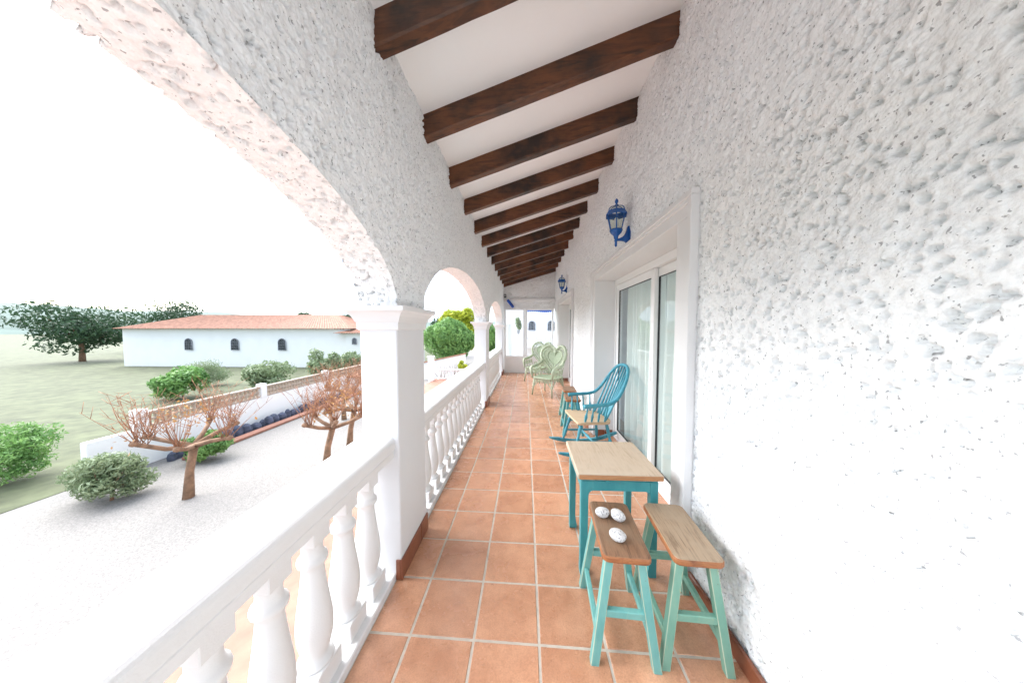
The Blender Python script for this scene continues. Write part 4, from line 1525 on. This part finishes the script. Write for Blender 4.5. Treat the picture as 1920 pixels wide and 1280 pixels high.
# bare pollarded trees
def bare_tree(label, base, seed, lean, hgt):
    root = thing('bare_tree', label, 'tree', base, group='bare pollarded trees')
    rr = random.Random(seed)
    m = MB()
    tw = MB()
    fork = Vector((lean[0], lean[1], hgt))
    m.tube([(0, 0, -0.05), (lean[0] * 0.3, lean[1] * 0.3, hgt * 0.5), fork], [0.12, 0.085, 0.085], 9)
    for k in range(6):
        a = k * 1.05 + rr.uniform(-0.3, 0.3)
        L = rr.uniform(0.7, 1.15)
        d = Vector((math.cos(a), math.sin(a), 0))
        p1 = fork + d * L * 0.5 + Vector((0, 0, rr.uniform(0.05, 0.2)))
        p2 = fork + d * L + Vector((0, 0, rr.uniform(0.2, 0.45)))
        m.tube([fork, p1, p2], [0.07, 0.052, 0.05], 7)
        m.lathe([(0.02, -0.06), (0.065, -0.03), (0.075, 0.01), (0.05, 0.05), (0.01, 0.07)], tuple(p2), 7)
        q = p1.lerp(p2, 0.4)
        for t in range(20):
            s = p2.lerp(q, rr.random() * 0.8) + Vector((rr.uniform(-.04, .04), rr.uniform(-.04, .04), 0.03))
            dd = Vector((rr.gauss(0, 0.32), rr.gauss(0, 0.32), 1.0)).normalized()
            l2 = rr.uniform(0.5, 1.3)
            e = s + dd * l2
            mid = s.lerp(e, 0.5) + Vector((rr.uniform(-.05, .05), rr.uniform(-.05, .05), 0))
            tw.tube([s, mid, e], [0.009, 0.006, 0.003], 4)
            for _ in range(3):
                f = mid.lerp(e, rr.random())
                tw.tube([f, f + Vector((rr.gauss(0, .15), rr.gauss(0, .15), rr.uniform(0.05, 0.28)))], [0.006, 0.003], 3)
    m.build('trunk', 'bark', root)
    tag(tw.build('twigs', 'twig', root), kind='stuff')
    pts = []
    r2 = np.random.RandomState(seed)
    c = np.array([[fork.x + r2.normal() * 0.45, fork.y + r2.normal() * 0.45, fork.z + r2.uniform(0.4, 1.1)] for _ in range(14)])
    lf = leaf_cloud('dry_leaves', c, np.full(14, 0.28), 130, 0.035, seed, 0.0, 1.2)
    tag(link('dry_leaves', lf, 'leaf_orange', root), kind='stuff')
    return root
bare_tree('bare pollarded tree with reddish twigs just left of the near pillar', (-6.35, 9.7, GROUND), 3, (0.15, 0.1), 1.35)
bare_tree('bare twiggy tree at the left edge, trunk leaning right', (-6.2, 8.3, GROUND), 5, (0.25, 0.0), 1.25)
bare_tree('bare twiggy tree farther back by the stone border', (-8.6, 12.8, GROUND), 9, (-0.1, 0.1), 1.3)
bare_tree('bare tree standing alone far left of the garden', (-8.6, 6.6, GROUND), 12, (0.1, 0.1), 1.3)

# ------------------------------------------------------------------ garden walls and terrace
gw = thing('garden_wall', 'long white garden wall topped with beige block lattice, behind the bare trees', 'wall', (-12.1, 18, GROUND))
relparent(MB().box((-12.2, 7, GROUND), (-12.0, 33, -1.63), 0.01).build('wall_panel', 'house_white'), gw)
for k in range(7):
    y = 8.0 + 4.1 * k
    relparent(MB().box((-12.24, y, -1.63), (-11.96, y + 0.28, -1.02), 0.01).build('wall_post', 'house_white'), gw)
    if y + 4.1 < 33:
        m = MB()
        a, b = y + 0.28, y + 4.1
        m.box((-12.17, a, -1.63), (-12.03, b, -1.56))
        m.box((-12.19, a, -1.20), (-12.01, b, -1.13))
        nn = 22
        for i in range(nn):
            yy = a + (b - a) * (i + 0.5) / nn
            m.box((-12.15, yy - 0.03, -1.56), (-12.05, yy + 0.03, -1.20))
        m.box((-12.15, a, -1.41), (-12.046, b, -1.36))
        relparent(m.build('lattice_panel', 'beige_block'), gw)
# stone border in front of the wall
sb = thing('stone_border', 'row of dark stones along the foot of the white garden wall', 'border', (-11.5, 18, GROUND))
m = MB()
rr = random.Random(31)
y = 8.5
while y < 30:
    w = rr.uniform(0.22, 0.42)
    h = rr.uniform(0.26, 0.42)
    c = (-11.55 + rr.uniform(-.06, .06), y, GROUND)
    m.lathe([(w * 0.5, 0), (w * 0.55, h * 0.4), (w * 0.42, h * 0.8), (w * 0.15, h)], c, 7, False, rot=rr.random())
    y += w * 0.95
o = m.build('stone', 'dark_stone')
relparent(o, sb)
tag(o, kind='stuff')
relparent(MB().box((-11.25, 8.5, GROUND), (-10.9, 30, GROUND + 0.10), 0.02).build('kerb', 'patio_terracotta'), sb)
sh = thing('garden_shed', 'low white shed with terracotta edge beside the stone border', 'shed', (-11.2, 19.6, GROUND))
relparent(MB().prism([(18.3, GROUND), (20.5, GROUND), (20.5, -1.35), (18.3, -1.75)], 'X', -11.9, -10.2).build('wall', 'house_white'), sh)
relparent(MB().prism([(18.15, -1.77), (20.6, -1.33), (20.6, -1.26), (18.15, -1.70)], 'X', -11.95, -10.1).build('roof', 'roof_tile'), sh)

ter = MB().box((-6.95, 14.5, GROUND), (-1.2, 21.6, -2.36), 0.01)
tag(ter.build('lower_terrace', 'patio_terracotta'), 'terracotta lower terrace in the garden', None, None, 'structure')
tb = thing('terrace_balustrade', 'small white balustrade edging the lower terrace outside', 'balustrade', (-4.5, 21.3, -2.36))
relparent(MB().box((-6.8, 21.15, -1.70), (-1.4, 21.42, -1.60), 0.01).build('handrail', 'paint'), tb)
relparent(MB().box((-6.8, 21.17, -2.36), (-1.4, 21.40, -2.30), 0.01).build('kerb', 'paint'), tb)
for k in range(21):
    o = link('baluster', BAL, 'paint', None, (-6.62 + k * 0.26, 21.285, -2.30))
    o.scale = (1.05, 1.05, 0.843)
    relparent(o, tb)
po = thing('gate_post', 'white square post at the corner of the lower terrace', 'post', (-7.05, 20.6, GROUND))
relparent(MB().box((-7.22, 20.4, GROUND), (-6.86, 20.8, -0.62), 0.01).build('post_shaft', 'house_white'), po)
relparent(MB().box((-7.27, 20.35, -0.62), (-6.81, 20.85, -0.55), 0.01).build('post_cap', 'paint'), po)
sw = thing('slanting_wall', 'white garden wall with slanting tile-capped top under the round tree', 'wall', (-6.7, 23.3, GROUND))
relparent(MB().prism([(-8.9, GROUND), (-5.05, GROUND), (-5.05, -0.62), (-8.9, -1.45)], 'Y', 23.2, 23.45).build('wall_panel', 'house_white'), sw)
relparent(MB().prism([(-8.95, -1.46), (-5.0, -0.61), (-5.0, -0.53), (-8.95, -1.38)], 'Y', 23.1, 23.55).build('coping', 'roof_tile'), sw)
for (x, y, s, lab) in ((-6.75, 22.4, 91, 'thin bare bush before the slanting wall, left one'), (-5.7, 22.5, 93, 'thin bare bush before the slanting wall, right one')):
    root = thing('bare_bush', lab, 'bush', (x, y, GROUND))
    rr = random.Random(s)
    m = MB()
    for k in range(9):
        d = Vector((rr.gauss(0, .35), rr.gauss(0, .2), 1)).normalized()
        m.tube([(0, 0, 0), d * 0.8, d * 1.5 + Vector((rr.gauss(0, .15), 0, 0.1))], [0.022, 0.015, 0.006], 4)
    m.build('branches', 'bark', root)

# ------------------------------------------------------------------ white villa on the left
villa = thing('villa', 'white villa with terracotta tiled roofs and a small arched window', 'house', (-24, 33, GROUND))
relparent(MB().box((-46, 30, GROUND), (-19.3, 39, 1.50)).build('wall', 'house_white'), villa)
relparent(MB().box((-19.3, 29.4, GROUND), (-14.4, 36, 1.02)).build('wall', 'house_white'), villa)
def tile_slope(p00, p10, p01, p11, nt, rise=0.07):
    """roof plane of barrel tiles; p00-p10 eave, p01-p11 ridge"""
    p00, p10, p01, p11 = [np.array(p, float) for p in (p00, p10, p01, p11)]
    per = 8
    n, rows = nt * per + 1, 7
    nrm = np.cross(p10 - p00, p01 - p00)
    nrm /= np.linalg.norm(nrm)
    if nrm[2] < 0: nrm = -nrm
    P = np.zeros((n, rows, 3))
    for i in range(n):
        u = i / (n - 1)
        h = rise * abs(math.sin(math.pi * nt * u))
        for j in range(rows):
            v = j / (rows - 1)
            e = p00 + (p10 - p00) * u
            r = p01 + (p11 - p01) * u
            P[i, j] = e + (r - e) * v + nrm * h
    return P.reshape(-1, 3), grid_faces(n, rows)
def hip_roof(x0, x1, y0, y1, ze, zr, inset, nt, name):
    ym = (y0 + y1) / 2
    Vs, Fs, b = [], [], 0
    for args in (((x0, y0, ze), (x1, y0, ze), (x0 + inset, ym, zr), (x1 - inset, ym, zr), nt),
                 ((x1, y0, ze), (x1, y1, ze), (x1 - inset, ym, zr), (x1 - inset, ym + 0.01, zr), nt // 2),
                 ((x0, y1, ze), (x1, y1, ze), (x0 + inset, ym, zr), (x1 - inset, ym, zr), nt),
                 ((x0, y0, ze), (x0, y1, ze), (x0 + inset, ym, zr), (x0 + inset, ym + 0.01, zr), nt // 2)):
        v, f = tile_slope(*args)
        Vs.append(v)
        Fs.append(f + b)
        b += len(v)
    return link('roof', np_mesh(name, np.concatenate(Vs), np.concatenate(Fs)), 'roof_tile')
r1 = relparent(hip_roof(-46.5, -18.9, 29.5, 39.5, 1.48, 3.2, 4.6, 90, 'roof_a'), villa)
r2 = relparent(hip_roof(-20.4, -13.9, 28.9, 36.5, 1.00, 1.85, 3.0, 22, 'roof_b'), villa)
def arched_window(x, y, z, w, h, parent, facing=-1):
    """arched window: frame ring proud of the wall, dark pane and grille bars set behind it"""
    n = 10
    out = [(x - w / 2, z), (x + w / 2, z)]
    out += [(x + w / 2 * math.cos(t), z + h - w / 2 + w / 2 * math.sin(t)) for t in np.linspace(0, math.pi, n)]
    wn_ = MB().prism(out, 'Y', y - 0.02, y + 0.02).build('window', 'far_pane')
    relparent(wn_, parent)
    k = MB()
    e = 0.05
    big = [(x + (p[0] - x) * (1 + 2 * e / w), z - e + (p[1] - z) * (1 + 2 * e / h)) for p in out]
    m = len(out)
    for i in range(m):
        a, b = Vector((out[i][0], y - 0.05, out[i][1])), Vector((out[(i + 1) % m][0], y - 0.05, out[(i + 1) % m][1]))
        k.tube([a, b], 0.035, 5)
    fr = k.build('frame', 'grille')
    fr.parent = wn_
    k = MB()
    for i in range(1, 4):
        xx = x - w / 2 + w * i / 4
        k.tube([(xx, y - 0.04, z), (xx, y - 0.04, z + h - 0.06)], 0.012, 4)
    for i in range(1, 4):
        k.tube([(x - w / 2, y - 0.045, z + h * i / 4.4), (x + w / 2, y - 0.045, z + h * i / 4.4)], 0.012, 4)
    g_ = k.build('window_grille', 'grille')
    g_.parent = wn_
arched_window(-18.35, 29.38, -0.17, 0.48, 0.66, villa)
for x in (-27.0, -32.5, -38.0):
    arched_window(x, 29.98, -0.9, 0.9, 1.3, villa)

# ------------------------------------------------------------------ seen through the glazed screen at the end
nh = thing('white_house', 'bright white house with arched windows seen through the end screen', 'house', (0.4, 19, GROUND))
relparent(MB().box((-1.6, 18.0, GROUND), (6.0, 25, 4.6)).build('wall', 'house_white'), nh)
arched_window(0.40, 17.98, 1.40, 0.42, 0.58, nh)
arched_window(1.63, 17.98, 1.38, 0.46, 0.62, nh)
relparent(MB().box((0.0, 16.6, 0.35), (4.0, 18.0, 0.5), 0.02).build('balcony_slab', 'house_white'), nh)
relparent(MB().box((0.0, 16.62, 0.95), (4.0, 16.8, 1.03), 0.02).build('balcony_rail', 'paint'), nh)
for k in range(14):
    o = link('baluster', BAL, 'paint', None, (0.12 + 0.27 * k, 16.71, 0.49))
    o.scale = (1, 1, 0.66)
    relparent(o, nh)
aw = thing('awning', 'white awning with blue scalloped edge beyond the end screen', 'awning', (0.6, 12.2, 2.2))
m = MB()
m.prism([(11.4, 2.62), (12.3, 2.30), (12.3, 2.33), (11.4, 2.65)], 'X', -0.2, 1.8)
relparent(m.build('canopy', 'house_white'), aw)
for k in range(14):
    x = 0.05 + 0.085 * k
    out = [(x - 0.042, 2.30)] + [(x + 0.042 * math.cos(t), 2.265 + 0.05 * math.sin(t) + 0.02 * math.sin(k * 0.5)) for t in np.linspace(math.pi, 2 * math.pi, 7)] + [(x + 0.042, 2.30)]
    relparent(MB().prism(out, 'Y', 12.285, 12.30).build('scallop', 'awning_blue'), aw)
side = MB().box((-0.95, 10.2, -0.1), (-0.62, 12.8, 1.7), 0.01)
o = side.build('side_wall', 'house_white')
tag(o, 'low white wall outside the left pane of the end screen', 'wall')
hp = thing('hanging_plant', 'leafy plant hanging outside the left pane of the end screen', 'plant', (-0.27, 10.8, 1.3))
link('foliage', leaf_cloud('foliage', [(0, 0, 0.42), (0.02, 0, 0.28), (-0.03, 0, 0.55)], np.array([0.13, 0.12, 0.09]), 500, 0.022, 5, 0.2, 2.0), 'leaf_olive', hp)
MB().lathe([(0.03, 0.0), (0.05, 0.06), (0.06, 0.15), (0.052, 0.16)], (0, 0, 0), 12).build('pot', 'grille', hp)
MB().tube([(0, 0, 0.15), (0, 0, 1.25)], 0.004, 5).build('cord', 'rope_brown', hp)

# ------------------------------------------------------------------ distant hills
n, m_ = 160, 10
a = np.linspace(R(-150), R(120), n)
P = np.zeros((n, m_, 3))
for j in range(m_):
    rad = 420 + 40 * j
    q = np.stack([np.cos(a) * 3, np.sin(a) * 3, np.zeros(n)], -1)
    h = 10 + 26 * vnoise(q, 1.7, 2) + 10 * vnoise(q, 6, 3)
    P[:, j, 0] = np.sin(a) * rad
    P[:, j, 1] = np.cos(a) * rad
    P[:, j, 2] = GROUND - 1 + h * math.sin(math.pi / 2 * j / (m_ - 1))
tag(link('hills', np_mesh('hills', P.reshape(-1, 3), grid_faces(n, m_), True), 'hill'), 'low wooded hills on the horizon', None, None, 'structure')
